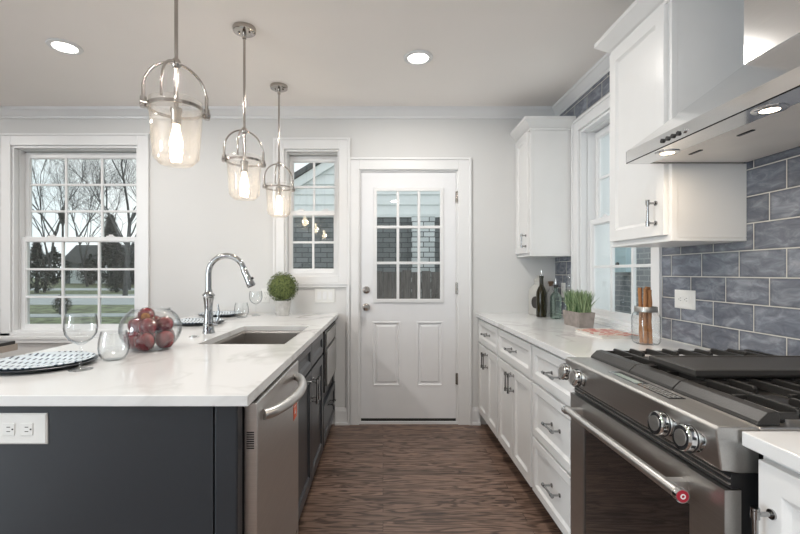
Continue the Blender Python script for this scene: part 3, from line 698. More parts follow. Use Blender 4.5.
# ------------------------------------------------------------------ range
rg = empty('range', (1.07, 1.291, 0), 'stainless steel slide-in gas range with four front knobs and a dark oven door', 'range')
ry0, ry1 = .913, 1.669
m = MB(); m.box(.765, 1.395, ry0+.006, ry1-.002, .10, .90); m.build('body', M['black'], rg)
MB().box(.80, 1.39, ry0+.02, ry1-.02, 0, .0995).build('plinth', M['black'], rg)
MB().box(.80, 1.41, ry0, ry1, .9005, .9205).build('cooktop', M['steel'], rg, bevel=.003)
m = MB(); m.prism([(.7995, .921), (.714, .922), (.706, .917), (.718, .828), (.76, .822), (.7995, .822)], ry0, ry1)
cp = m.build('control_panel', M['steeld'], rg, bevel=.003)
MB().box(.742, .7645, ry0+.004, ry1-.004, .788, .8215).build('vent_gap', M['black'], rg)
for z in (.797, .809): MB().box(.738, .7415, ry0+.004, ry1-.004, z, z+.003).build('vent_trim', M['steel'], rg)
m = MB()
fD = lambda a, b, c: (.762-c, a, b)
def dbox(a0, a1, b0, b1): m.box(.727, .7625, a0, a1, b0, b1)
wy0, wy1, wz0, wz1 = 1.02, 1.56, .25, .70
dbox(ry0+.002, wy0, .175, .786); dbox(wy1, ry1-.002, .175, .786); dbox(wy0, wy1, .175, wz0); dbox(wy0, wy1, wz1, .786)
od = m.build('oven_door', M['steeld'], rg)
MB().box(.731, .745, wy0, wy1, wz0, wz1).build('oven_window', M['blackglass'], od)
m = MB(); m.cyl((.685, .995, .738), (.685, 1.60, .738), .0135, seg=24)
for y in (1.035, 1.575): m.box(.685, .727, y-.012, y+.012, .730, .752)
oh = m.build('oven_handle', M['steel'], od, smooth=True)
for y, s in ((.995, -1), (1.60, 1)): MB().cyl((.685, y, .738), (.685, y+s*.012, .738), .0165, seg=24).build('end_cap', M['chrome'], od, smooth=True)
MB().cyl((.685, .983, .738), (.685, .9815, .738), .0135, seg=24).build('medallion', M['red'], od, smooth=True)
m = MB(); m.lathe([(.0035, 0), (.0062, 0), (.0062, .0006), (.0035, .0006)], (.685, .9815, .738), 20, mat=Matrix.Rotation(PI/2, 4, 'X')); m.build('medallion_ring', M['white'], od)
MB().box(.732, .7625, ry0+.004, ry1-.004, .105, .168).build('warming_drawer', M['steel'], rg, bevel=.002)
# knobs: axis tilted like the panel
ax = Vector((-1, 0, .13)).normalized(); RT = Vector((0,0,1)).rotation_difference(ax).to_matrix().to_4x4()
for y in (1.065, .972, 1.527, 1.623):
    base = Vector((.7115, y, .872))
    k = MB().lathe([(.001,0),(.027,0),(.027,.003),(.019,.005),(.019,.012),(.0285,.014),(.0295,.017),(.0295,.036),(.027,.040),(.022,.0405),(.001,.0405)], base, 36, mat=RT).build('knob', M['chrome'], rg, smooth=True)
    MB().lathe([(.0288,.0185),(.0303,.0185),(.0303,.0215),(.0288,.0215)], base, 36, mat=RT).build('knob_ring', M['black'], k, smooth=True)
    MB().lathe([(.001,.0405),(.0185,.0405),(.0185,.0415),(.001,.0415)], base, 32, mat=RT).build('knob_face', M['steeld'], k, smooth=True)
    m = MB()
    for i in range(10):
        a = 2*PI*i/10; m.box(-.0012, .0012, -.003, .003, -.0045, .0045, mat=Matrix.Translation(base)@RT@Matrix.Rotation(a, 4, 'Z')@Matrix.Translation((.0297, 0, .0295)))
    m.build('knob_mark', M['black'], k)
# display and touch keys set in the top of the panel
MB().box(.742, .786, 1.115, 1.42, .9212, .9226).build('display', M['blackglass'], rg)
MB().box(.746, .768, 1.27, 1.395, .9227, .9232).build('display_screen', M['lcd'], rg)
m = MB()
for i in range(9):
    for j in range(3): m.box(.747+j*.012, .755+j*.012, 1.125+i*.015, 1.135+i*.015, .9227, .9232)
m.build('touch_keys', simple('dim_key_print', (.25,.25,.24), .5), rg)
# burners
for x, y, r in ((.96, 1.545, .045), (1.22, 1.545, .038), (1.09, 1.295, .05), (.96, 1.045, .048), (1.22, 1.045, .04)):
    b = MB().lathe([(.001,0),(r+.016,0),(r+.012,.006),(r,.009),(r,.014),(.001,.014)], (x, y, .9206), 32).build('burner', M['steel'], rg, smooth=True)
    MB().lathe([(.001,.0142),(r-.006,.0142),(r-.004,.018),(r-.012,.021),(.001,.021)], (x, y, .9206), 32).build('burner_cap', M['iron'], b, smooth=True)
def grate(y0, y1, bars):
    m = MB()
    m.prism([(.802, .921), (.806, .930), (.826, .949), (.846, .952), (.852, .945), (.852, .921)], y0, y1)          # chunky front rail
    m.prism([(1.372, .921), (1.372, .950), (1.392, .950), (1.400, .921)], y0, y1)
    for y in (y0, y1-.012): m.box(.85, 1.375, y, y+.012, .934, .948)
    n = 8
    for i in range(n):
        x = .895+i*.0625
        if bars == 'full' or i % 2 == 0:
            m.prism([(y0, .936), (y0, .952), (y0+.008, .957), (y1-.008, .957), (y1, .952), (y1, .936)], x-.0055, x+.0055, 'X')
        else:
            L = (y1-y0)*.33
            for a, b in ((y0, y0+L), (y1-L, y1)): m.prism([(a, .936), (a, .952), (a+.006, .957), (b-.006, .957), (b, .950), (b, .940)], x-.0055, x+.0055, 'X')
    yc = (y0+y1)/2
    for x0, x1 in ((.86, .925), (1.0, 1.18), (1.26, 1.37)): m.box(x0, x1, yc-.006, yc+.006, .938, .950)
    for y in (y0+.02, y1-.03):
        for x in (.87, 1.35): m.box(x, x+.012, y, y+.012, .9206, .936)
    return m.build('grate', M['iron'], rg, bevel=.002)
grate(1.406, 1.664, 'short'); grate(1.196, 1.403, 'full'); grate(.922, 1.193, 'short')
m = MB(); m.panel(lambda a, b, c: (a, b, c), .862, 1.385, 1.186, 1.395, [(.006, .958), (0, .966), (0, .979), (.004, .981), (.010, .981), (.013, .978)])
g = m.build('griddle_plate', M['griddle'], bevel=.001); tag(g, 'flat dark griddle plate lying across the middle grate of the range', 'griddle')
m = MB(); m.prism([(1.402, .9205), (1.402, .952), (1.416, .952), (1.417, .9205)], ry0, ry1); m.build('rear_trim', M['iron'], rg)

# ------------------------------------------------------------------ peninsula
IX = -.385                                 # cabinet door faces look towards +X
fI = lambda a, b, c: (IX-.02+c, a, b)
ep = empty('end_panel', (-.79, 1.21, 0), 'dark navy end panel closing the near end of the peninsula', 'panel')
m = MB(); m.box(-1.14, -.47, 1.19, 1.2345, 0, .8845); m.build('board', M['navy'], ep, bevel=.001)
m = MB(); m.box(-.466, -.402, 1.186, 1.2345, 0, .8845); m.build('stile', M['navy'], ep, bevel=.006, seg=4)
# dishwasher
dw = empty('dishwasher', (-.65, 1.54, 0), 'stainless steel dishwasher with a bowed bar handle and an orange sticker', 'dishwasher')
dy0, dy1 = 1.238, 1.845
MB().box(-1.0, -.402, dy0+.003, dy1-.003, .10, .872).build('tub', M['black'], dw)
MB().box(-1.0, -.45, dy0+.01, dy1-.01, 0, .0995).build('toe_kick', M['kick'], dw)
m = MB(); m.box(-.4015, -.362, dy0, dy1-.002, .115, .874)
ddr = m.build('dishwasher_door', M['steel'], dw, bevel=.004, seg=3)
pts = []; 
for i in range(25):
    t = i/24; y = 1.295+t*.475; b = math.sin(PI*t)**.6
    pts.append((-.360+.062*b, y, .822+.0*t))
sc = MB(); sc.tube(pts, .0165, 16); sc.build('dishwasher_handle', M['steel'], ddr, smooth=True)
m = MB()
for i in range(8): m.box(-.393, -.371, dy0-.0008, dy0+.0003, .742+i*.0065, .7455+i*.0065)
m.build('vent_slot', M['black'], ddr)
m = MB(); m.box(-.3615, -.3609, 1.735, 1.80, .650, .742); sk = m.build('sticker', M['orange'], ddr)
m = MB(); m.box(-.3608, -.3604, 1.742, 1.793, .712, .716); m.box(-.3608, -.3604, 1.742, 1.785, .700, .704); m.prism([(1.755, .670), (1.780, .670), (1.7675, .690)], -.3608, -.3604, 'X'); m.build('sticker_print', M['white'], ddr)
def text(s, size, mat, mtx, parent, name):
    cu = bpy.data.curves.new(name, 'FONT'); cu.body = s; cu.size = size; cu.extrude = .0002; cu.align_x = 'CENTER'; cu.align_y = 'CENTER'
    t = bpy.data.objects.new('tmp', cu); C.objects.link(t); dg = bpy.context.evaluated_depsgraph_get()
    me = bpy.data.meshes.new_from_object(t.evaluated_get(dg)); bpy.data.objects.remove(t)
    me.transform(Matrix.Translation(-ORI[parent])@mtx); me.materials.clear(); me.materials.append(mat)
    o = bpy.data.objects.new(name, me); C.objects.link(o); o.parent = parent; ORI[o] = ORI[parent]; return o
text('KitchenAid', .016, M['black'], Matrix.Translation((-.3615, 1.775, .165))@Matrix(((0,0,1,0),(1,0,0,0),(0,1,0,0),(0,0,0,1)))@Matrix.Rotation(PI/2*0, 4, 'Z'), ddr, 'logo')
# sink base
r = empty('base_cabinet', (-.7, 2.31, 0), 'dark navy sink base cabinet with two doors beside the dishwasher', 'cabinet', 'navy cabinets of the peninsula')
# open-topped box so that the basin hangs inside
m = MB(); y0, y1 = 1.85, 2.78
m.box(-1.10, IX-.021, y0, y0+.018, .10, .8845); m.box(-1.10, IX-.021, y1-.018, y1, .10, .8845); m.box(-1.10, -1.082, y0+.018, y1-.018, .10, .8845)
m.box(-1.082, IX-.021, y0+.018, y1-.018, .10, .118); m.box(IX-.039, IX-.021, y0+.018, y1-.018, .118, .8845)
m.build('body', M['navy'], r, bevel=.001)
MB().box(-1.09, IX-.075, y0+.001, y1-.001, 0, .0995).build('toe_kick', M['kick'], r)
mid = 2.325
for a0, a1, ha in ((y0+.01, mid-.002, mid-.035), (mid+.002, y1-.01, mid+.035)):
    shaker(fI, a0, a1, .735, .868, .036).build('false_drawer', M['navy'], r, bevel=.0015)
    d = shaker(fI, a0, a1, .112, .722).build('door', M['navy'], r, bevel=.0015)
    bar_pull(lambda a, b, c: fI(a, b, c+.02), ha, .615, .125, True, M['pull'], d)
# microwave drawer and its cabinet
r = empty('base_cabinet', (-.7, 3.1, 0), 'dark navy base cabinet at the back wall with one drawer under the built-in microwave', 'cabinet', 'navy cabinets of the peninsula')
m = MB(); y0, y1 = 2.782, 3.47
m.box(-1.10, IX-.012, y0, y0+.03, .10, .8845); m.box(-1.10, IX-.012, y1-.03, YB-.015, .10, .8845); m.box(-1.10, IX-.021, y0+.03, y1-.03, .10, .395); m.box(-1.10, IX-.012, y0+.03, y1-.03, .872, .8845)
m.build('body', M['navy'], r, bevel=.001)
MB().box(-1.09, IX-.075, y0+.001, YB-.015, 0, .0995).build('toe_kick', M['kick'], r)
d = shaker(fI, y0+.012, y1-.012, .112, .375, .045).build('drawer', M['navy'], r, bevel=.0015)
bar_pull(lambda a, b, c: fI(a, b, c+.0095), (y0+y1)/2, .305, .125, False, M['pull'], d, out=.04)
mw = empty('microwave', (-.7, 3.126, .396), 'built-in steel microwave drawer with a black frame below the worktop', 'microwave')
MB().box(-.95, IX-.02, y0+.032, y1-.032, .397, .870).build('body', M['black'], mw)
MB().box(IX-.0195, IX+.004, y0+.034, y1-.034, .46, .862).build('frame', M['black'], mw, bevel=.002)
MB().box(IX+.0045, IX+.016, y0+.085, y1-.07, .49, .735).build('drawer_front', M['steeld'], mw, bevel=.003)
MB().box(IX+.0045, IX+.014, y0+.085, y1-.07, .755, .845).build('control_strip', M['steeld'], mw, bevel=.002)
# skirting panel behind the cabinets (seating side) and worktop with the sink cut-out
tag(MB().box(-1.14, -1.101, 1.2355, YB-.015, 0, .8845).build('back_panel', M['navy']), 'dark navy panel on the seating side of the peninsula', 'panel')
IXE, IXL, IY0 = -.368, -1.47, 1.17
SX0, SX1, SY0, SY1 = -.87, -.46, 2.01, 2.69
m = MB()
def top(x0, x1, y0, y1): m.box(x0, x1, y0, y1, .885, .915)
# one slab with a rectangular hole: a ring of faces, so no seams show
O = [(IXL, IY0), (IXE, IY0), (IXE, YB-.001), (IXL, YB-.001)]; I = [(SX0, SY0), (SX1, SY0), (SX1, SY1), (SX0, SY1)]
P = [(x, y, .915) for x, y in O+I]+[(x, y, .885) for x, y in O+I]
F = [(i, (i+1) % 4, 4+(i+1) % 4, 4+i) for i in range(4)]+[(8+i, 8+(i+1) % 4, 12+(i+1) % 4, 12+i) for i in range(4)]+[(i, (i+1) % 4, 8+(i+1) % 4, 8+i) for i in range(4)]+[(4+i, 4+(i+1) % 4, 12+(i+1) % 4, 12+i) for i in range(4)]
m._add(P, F)
tag(m.build('countertop', M['quartz'], loc=(0,0,0), bevel=.002), 'long white veined quartz worktop of the peninsula with the sink let into it', 'countertop')
# sink basin
sk = empty('sink', (-.665, 2.35, .66), 'rectangular undermount stainless steel sink in the white peninsula worktop', 'sink')
a = .004
rings = [(-.02, .884), (0+a, .884), (a+.003, .872), (a+.006, .70), (a+.02, .676), (a+.05, .668)]
P = []
for e, z in rings: P += [(SX0+e, SY0+e, z), (SX1-e, SY0+e, z), (SX1-e, SY1-e, z), (SX0+e, SY1-e, z)]
for e, z in [(a+.05, .665), (a+.018, .673), (a+.003, .70), (0, .872), (-.02, .881)]: P += [(SX0+e, SY0+e, z), (SX1-e, SY0+e, z), (SX1-e, SY1-e, z), (SX0+e, SY1-e, z)]
n = 11; m = MB(); m._add(P, [(j*4+i, j*4+(i+1) % 4, ((j+1) % n)*4+(i+1) % 4, ((j+1) % n)*4+i) for j in range(n) if j != 5 for i in range(4)]+[(20,21,22,23), (24,25,26,27)])
m.build('basin', M['sink'], sk)
MB().lathe([(.001,0),(.045,0),(.055,.003),(.055,.005),(.040,.005),(.035,.001),(.001,.001)], (-.68, 2.50, .6685), 32).build('drain', M['chrome'], sk, smooth=True)
# faucet
fx, fy = -.964, 2.377
fa = empty('faucet', (fx, fy, .915), 'tall polished chrome gooseneck kitchen faucet with a pull-down head, behind the sink', 'faucet')
MB().lathe([(.001,0),(.033,0),(.033,.006),(.030,.012),(.029,.05),(.030,.055),(.027,.065),(.024,.09),(.0215,.12),(.022,.15),(.025,.175),(.029,.195),(.030,.203),(.033,.206),(.033,.213),(.028,.218),(.022,.224),(.019,.232),(.019,.24),(.001,.24)], (fx,fy,.915), 40).build('base', M['chrdark'], fa, smooth=True)
R = .099; zc = 1.243; pts = [(fx, fy, 1.15), (fx, fy, 1.20)]+[(fx+R-R*math.cos(a), fy, zc+R*math.sin(a)) for a in [PI*(i/22)*.94 for i in range(23)]]
MB().tube(pts, .0155, 20).build('spout', M['chrdark'], fa, smooth=True)
e = Vector(pts[-1]); d = (Vector(pts[-1])-Vector(pts[-2])).normalized(); d = (d+Vector((.25,0,-.1))).normalized()
sp = e+d*.0
h = MB().tube([sp-d*.004, sp+d*.004, sp+d*.03, sp+d*.065, sp+d*.090, sp+d*.096], [.0165, .0185, .0185, .021, .0245, .0235], 24).build('spray_head', M['chrdark'], fa, smooth=True)
MB().cyl(sp+d*.0962, sp+d*.099, .020, seg=24).build('spray_face', M['black'], h, smooth=True)
MB().cyl(sp+d*.06+Vector((.016,0,.009)), sp+d*.06+Vector((.025,0,.014)), .007, seg=12).build('spray_button', M['black'], h, smooth=True)
MB().cyl((fx+.02, fy, .965), (fx+.048, fy, .965), .012, seg=20).tube([(fx+.044, fy, .965), (fx+.050, fy+.005, 1.0), (fx+.052, fy+.01, 1.035), (fx+.047, fy+.012, 1.075)], [.008, .007, .006, .0035], 12).build('lever', M['chrdark'], fa, smooth=True)
b = MB().lathe([(.001,0),(.026,0),(.026,.003),(.016,.004),(.016,.008),(.001,.009)], (-.98, 2.23, .9151), 28).build('air_switch', M['chrome'], smooth=True); tag(b, 'small round chrome air switch button on the worktop by the faucet', 'button')

# ------------------------------------------------------------------ pendants
pd = empty('pendant_light', (0,0,0), 'x', 'pendant light', 'pendant lights over the peninsula')
c0 = (0,0,0); z_can = ZC
MB().lathe([(.001,-.001),(.062,-.001),(.063,-.006),(.060,-.022),(.054,-.025),(.001,-.025)], (0,0,ZC), 40).build('canopy', M['nickel'], pd, smooth=True)
for s in (-1, 1): MB().lathe([(.001,-.025),(.006,-.025),(.006,-.032),(.003,-.034),(.001,-.034)], (s*.030, 0, ZC), 12).build('canopy_screw', M['nickel'], pd, smooth=True)
MB().cyl((0,0,2.045), (0,0,ZC-.02), .0068, seg=16).cyl((0,0,2.535), (0,0,2.572), .011, seg=16).build('stem', M['nickel'], pd, smooth=True)
MB().lathe([(.001,2.012),(.011,2.012),(.016,2.02),(.016,2.038),(.011,2.046),(.001,2.046)], c0, 24).build('hub', M['nickel'], pd, smooth=True)
ZR = 1.868; RR = .108
for deg in (36, 216, 270):
    a = math.radians(deg); ca, sa = math.cos(a), math.sin(a)
    pts = [(RR*ca, RR*sa, ZR+.0+.05*i/2) for i in range(2)]+[(RR*math.cos(t)*ca, RR*math.cos(t)*sa, ZR+.045+.117*math.sin(t)) for t in [PI/2*(i/14)*.95 for i in range(15)]]
    ar = MB().tube(pts, .0048, 12).build('arm', M['nickel'], pd, smooth=True)
    if deg == 270: continue
    MB().cyl((RR*ca, RR*sa, ZR+.012), (RR*ca, RR*sa, ZR+.062), .0068, seg=16).cyl((RR*ca, RR*sa, ZR-.026), (RR*ca, RR*sa, ZR+.012), .0115, seg=16).cyl(((RR-.012)*ca, (RR-.012)*sa, ZR-.010), ((RR+.012)*ca, (RR+.012)*sa, ZR-.010), .0115, seg=18).build('clamp', M['nickel'], ar, smooth=True)
MB().lathe([(.0945,1.852),(.0990,1.852),(.0990,1.864),(.0945,1.864)], c0, 56).build('ring', M['nickel'], pd, smooth=True)
gl = [(.001,1.648),(.052,1.650),(.056,1.6515),(.0770,1.672),(.0800,1.677),(.0835,1.72),(.0925,1.85),(.0938,1.885)]
MB().shell(gl, .003, seg=56).build('glass_shade', M['glassp'], pd, smooth=True)
MB().cyl((0,0,1.86), (0,0,2.015), .0085, seg=16).lathe([(.001,1.80),(.017,1.80),(.018,1.845),(.021,1.85),(.021,1.862),(.010,1.868),(.001,1.868)], c0, 24).build('socket', M['nickel'], pd, smooth=True)
MB().lathe([(.001,1.695),(.010,1.697),(.019,1.706),(.0235,1.722),(.023,1.738),(.0175,1.764),(.0125,1.785),(.0120,1.7995),(.001,1.7995)], c0, 28).build('bulb', M['bulb'], pd, smooth=True)
pl = ['nearest and largest of the three clear glass pendants, at the top left', 'middle of the three clear glass pendants, above the sink', 'farthest and smallest of the three clear glass pendants, before the narrow window']
for i, (x, y) in enumerate(((-.772, 1.605), (-.763, 2.366), (-.750, 3.10))):
    if i == 0: pd.location = (x, y, 0); pd['label'] = pl[i]
    else: copy_tree(pd, (x, y, 0), pl[i])
    d = bpy.data.lights.new('pendant_bulb_light', 'POINT'); d.energy = 4.0; d.color = (1,.80,.58); d.shadow_soft_size = .03
    o = bpy.data.objects.new('pendant_bulb_light', d); C.objects.link(o); o.location = (x, y, 1.735)

# ------------------------------------------------------------------ table settings and glassware on the peninsula
ZT = .9152
ps = empty('place_setting', (0,0,ZT), 'x', 'plate', 'place settings on the peninsula')
ORI[ps] = Vector((0,0,ZT))
ch = MB().lathe([(.001,0),(.10,0),(.165,.010),(.170,.014),(.166,.016),(.11,.008),(.001,.007)], (0,0,ZT), 64).build('charger', M['charger'], ps, smooth=True)
MB().lathe([(.001,.0085),(.09,.0085),(.155,.0175),(.1600,.022),(.155,.0235),(.10,.0165),(.001,.0150)], (0,0,ZT), 64).build('plate', M['pattern'], ps, smooth=True)
pls = [(-1.228, 1.55, 'patterned plate on a black charger at the left edge, behind the large wine glass'),
       (-1.215, 2.82, 'patterned plate on a black charger between the apple bowl and the faucet'),
       (-1.250, 3.33, 'patterned plate on a black charger behind the faucet, nearest the back wall')]
for i, (x, y, lb) in enumerate(pls):
    if i == 0: ps.location = (x, y, ZT); ps['label'] = lb
    else: copy_tree(ps, (x, y, ZT), lb)
def wineglass(x, y, s, label):
    m = MB(); prof = [(.001,0),(.036,0),(.0365,.0015),(.018,.006),(.006,.012),(.0042,.025),(.0042,.078),(.007,.086),(.018,.092),(.036,.105),(.047,.124),(.0505,.145),(.049,.170),(.046,.190)]
    o = MB().lathe([(r*s, z*s) for r, z in prof]+[((r-.0014)*s, z*s) for r, z in prof[:8:-1]]+[(.014*s, .0945*s), (.001, .092*s)], (x, y, ZT), 48).build('wine_glass', M['glass'], smooth=True)
    return tag(o, label, 'wine glass', 'wine glasses')
wineglass(-1.04, 1.48, 1.0, 'large clear wine glass standing at the left in front of the patterned plate')
wineglass(-.985, 3.33, 1.0, 'small-looking clear wine glass between the faucet and the topiary')
def tumbler(x, y, label):
    prof = [(.001,0),(.030,0),(.040,.006),(.050,.025),(.0535,.05),(.051,.078),(.045,.103),(.0435,.110)]
    o = MB().shell(prof, .0016, c=(x, y, ZT), seg=48).build('stemless_glass', M['glass'], smooth=True); return tag(o, label, 'glass', 'stemless glasses')
tumbler(-1.03, 1.645, 'clear stemless glass just left of the apple bowl')
tumbler(-1.05, 3.19, 'clear stemless glass behind the faucet, left of the small wine glass')
bx, by = -1.014, 1.88
prof = [(.001,0)]+[(.124*math.sqrt(1-((z-.09)/.105)**2), z) for z in (0,.006,.016,.03,.05,.07,.09,.11,.13,.145,.158,.168)]+[(.076,.172),(.079,.177)]
o = MB().shell(prof, .0025, c=(bx, by, ZT), seg=64).build('glass_bowl', M['glass'], smooth=True); tag(o, 'round clear glass fishbowl holding red apples', 'bowl')
def apple(x, y, z, r, tilt, az, label, brown=False):
    Rm = Matrix.Rotation(az, 4, 'Z')@Matrix.Rotation(tilt, 4, 'X')
    pr = [(.02,-.80),(.16,-.84),(.34,-.93),(.55,-.90),(.80,-.62),(.96,-.25),(1.02,.10),(.97,.45),(.80,.76),(.55,.93),(.34,.93),(.16,.80),(.02,.62)]
    o = empty('apple', (x,y,z), label, 'apple', 'red apples in the glass bowl')
    MB().lathe([(a*r, b*r) for a, b in pr], (x,y,z), 28, mat=Rm).build('flesh', M['apple'], o, smooth=True)
    if brown: MB().lathe([(.001,-.86*r),(.30*r,-.935*r),(.52*r,-.925*r),(.50*r,-.90*r),(.3*r,-.90*r),(.001,-.80*r)], (x,y,z), 24, mat=Rm).build('calyx', M['appleb'], o, smooth=True)
    P = Matrix.Translation((x,y,z))@Rm
    MB().tube([P@Vector((0,0,.6*r)), P@Vector((.03*r,0,.9*r)), P@Vector((.12*r,0,1.15*r))], .0016, 6).build('stem', M['cork'], o)
ar = .0395
al = ['red apple low in the bowl at its right', 'red apple low at the back right of the bowl', 'red apple low at the back left of the bowl', 'red apple low in the bowl at its left', 'red apple low at the front of the bowl',
      'large red apple in the middle of the bowl facing the front', 'red apple high at the right of the bowl', 'red apple high at the back of the bowl', 'red apple high at the left of the bowl', 'topmost apple in the bowl, its russet end facing forward']
k = 0
for i in range(5):
    a = math.radians(-10+72*i); apple(bx+.0675*math.cos(a), by+.0675*math.sin(a), ZT+.044, ar, random.uniform(-.5,.5), random.uniform(0,6), al[k]); k += 1
for a, z in ((-75, .102), (15, .104), (105, .102), (195, .102)):
    a = math.radians(a); apple(bx+.053*math.cos(a), by+.053*math.sin(a), ZT+z, .0370, random.uniform(-.6,.6), random.uniform(0,6), al[k]); k += 1
apple(bx-.012, by-.016, ZT+.149, .034, -1.45, .4, al[9], True)

# topiary
tp = empty('topiary', (-.783, 3.36, ZT), 'round clipped boxwood ball in a whitewashed pot on the peninsula by the back wall', 'plant')
px, py = -.783, 3.36
MB().shell([(.001,0),(.047,0),(.049,.004),(.062,.098),(.066,.10),(.067,.116),(.063,.118)], .004, c=(px,py,ZT), seg=40).build('pot', M['galv'], tp, smooth=True)
MB().lathe([(.001,.098),(.058,.098),(.058,.104),(.001,.106)], (px,py,ZT), 24).build('soil', M['soil'], tp)
m = MB(); cz = 1.133; rnd = random.Random(3)
m.cyl((px,py,1.02), (px,py,1.10), .008, seg=10).lathe([(.096*math.sin(PI*i/12)+.001, cz-.096*math.cos(PI*i/12)) for i in range(13)], (px,py,0), 20)
for i in range(2600):
    u = rnd.uniform(-1, 1); a = rnd.uniform(0, 2*PI); s = math.sqrt(1-u*u); n = Vector((s*math.cos(a), s*math.sin(a), u)); rr = .118*rnd.uniform(.78, 1.03)
    c = Vector((px,py,cz))+n*rr
    if c.z < 1.022: continue
    t = n.orthogonal().normalized(); t.rotate(Matrix.Rotation(rnd.uniform(0, 2*PI), 3, n)); q = (t+n*rnd.uniform(-.2, .9)).normalized(); b_ = n.cross(q).normalized(); L = rnd.uniform(.010, .016); W_ = L*.33
    m._add([c, c+q*L*.5+b_*W_, c+q*L, c+q*L*.5-b_*W_], [(0,1,2,3)])
m.build('foliage', M['boxwood'], tp)

# ------------------------------------------------------------------ things on the right-hand worktop
jx, jy = 1.235, 2.02
jr = empty('glass_jar', (jx, jy, ZT), 'clear mason jar with a grey metal collar holding brown bark sticks', 'jar')
MB().shell([(.001,0),(.041,0),(.047,.006),(.0505,.02),(.0505,.122),(.047,.138),(.0405,.149),(.0400,.152),(.0400,.175)], .0022, c=(jx,jy,ZT), seg=48, sq=5).build('jar_body', M['glass'], jr, smooth=True)
MB().lathe([(.0435,.150),(.0475,.150),(.048,.153),(.048,.172),(.046,.175),(.0435,.175)], (jx,jy,ZT), 40).build('collar', M['zinc'], jr, smooth=True)
st = [(-.010,-.012,-.014,-.016,.262),(.010,-.016,.006,-.018,.255),(.016,.012,.020,.010,.268),(-.014,.012,-.018,.016,.265),(.001,.0,.003,.001,.270)]
sl_ = ['leftmost brown bark stick in the mason jar','brown bark stick at the front of the mason jar','brown bark stick at the right of the mason jar','brown bark stick at the back left of the mason jar','tallest brown bark stick, in the middle of the mason jar']
for i, (x0, y0, x1, y1, h) in enumerate(st):
    m = MB(); r = .0085
    m.tube([(jx+x0+(x1-x0)*t+.0015*math.sin(9*t+i), jy+y0+(y1-y0)*t, ZT+.004+t*(h-.006)) for t in [j/12 for j in range(13)]], [r*(1+.12*math.sin(j*2.1+i)) for j in range(13)], 8)
    tag(m.build('bark_stick', M['cinn'], smooth=True), sl_[i], 'stick', 'bark sticks in the mason jar')
# book / trivet
bk = empty('board_book', (1.195, 2.31, ZT), 'thin book with a red and white patterned cover lying by the window', 'book')
Rb = Matrix.Translation((1.195, 2.31, ZT))@Matrix.Rotation(math.radians(3), 4, 'Z')
MB().box(-.096, .096, -.131, .131, .003, .013, mat=Rb).build('pages', M['paper'], bk)
MB().box(-.10, .10, -.135, .135, 0, .003, mat=Rb).build('back_cover', M['paper'], bk)
MB().box(-.10, .10, -.135, .135, .013, .016, mat=Rb).build('cover', M['book'], bk)
# planter
pb = empty('planter', (1.222, 2.69, ZT), 'rectangular weathered grey planter full of green grass on the right-hand worktop', 'plant')
Rp = Matrix.Translation((1.222, 2.69, ZT))@Matrix.Rotation(math.radians(4), 4, 'Z')
P = []
for ex, ey, z in ((.044,.094,0), (.052,.102,.092), (.044,.094,.092), (.040,.090,.075)):
    P += [Rp@Vector((sx*ex, sy*ey, z)) for sx, sy in ((-1,-1),(1,-1),(1,1),(-1,1))]
m = MB(); m._add(P, [(j*4+i, j*4+(i+1) % 4, (j+1)*4+(i+1) % 4, (j+1)*4+i) for j in range(3) for i in range(4)]+[(3,2,1,0), (12,13,14,15)]); m.build('box', M['crate'], pb, bevel=.002)
MB().box(-.038, .038, -.088, .088, .076, .082, mat=Rp).build('soil', M['soil'], pb)
m = MB(); rnd = random.Random(5)
for i in range(620):
    x, y = rnd.uniform(-.036, .036), rnd.uniform(-.086, .086); h = rnd.uniform(.07, .15); le = rnd.uniform(0, .065); a = rnd.uniform(0, 2*PI); w0 = rnd.uniform(.0022, .0048)
    dx, dy = math.cos(a)*le+x*.25, math.sin(a)*le+y*.15; bxx, byy = -math.sin(a)*w0, math.cos(a)*w0; V = []
    for t, ww in ((0, 1), (.35, 1), (.7, .75), (1, .12)):
        c = Vector((x+dx*t*t, y+dy*t*t, .080+h*t-.0*t)); V += [Rp@(c+Vector((bxx*ww, byy*ww, 0))), Rp@(c-Vector((bxx*ww, byy*ww, 0)))]
    m._add(V, [(0,1,3,2),(2,3,5,4),(4,5,7,6)])
m.build('grass', M['grassb'], pb)
# bottles
ob = empty('oil_bottle', (1.19, 3.23, ZT), 'dark olive-green glass oil bottle with a metal pourer', 'bottle')
MB().shell([(.001,.004),(.030,0),(.036,.004),(.037,.05),(.0375,.17),(.036,.19),(.026,.215),(.016,.235),(.0145,.25),(.0145,.295),(.0165,.297),(.0165,.306),(.0145,.308)], .003, c=(1.19,3.23,ZT), seg=40).build('bottle_body', M['olive'], ob, smooth=True)
MB().lathe([(.001,.300),(.010,.300),(.014,.3085),(.014,.314),(.006,.318),(.004,.335),(.0035,.352),(.001,.352)], (1.19,3.23,ZT), 20).build('pourer', M['chrome'], ob, smooth=True)
jg = empty('white_jug', (1.238, 3.43, ZT), 'pale frosted glass jug with an oval black label in the back corner', 'jug')
jx2, jy2 = 1.238, 3.43
MB().shell([(.001,0),(.066,0),(.0735,.006),(.0745,.15),(.072,.185),(.058,.215),(.040,.232),(.030,.238),(.030,.262),(.034,.266)], .004, c=(jx2,jy2,ZT), seg=48).build('jug_body', M['jarw'], jg, smooth=True)
m = MB(); V = []; F = []; nn = 16
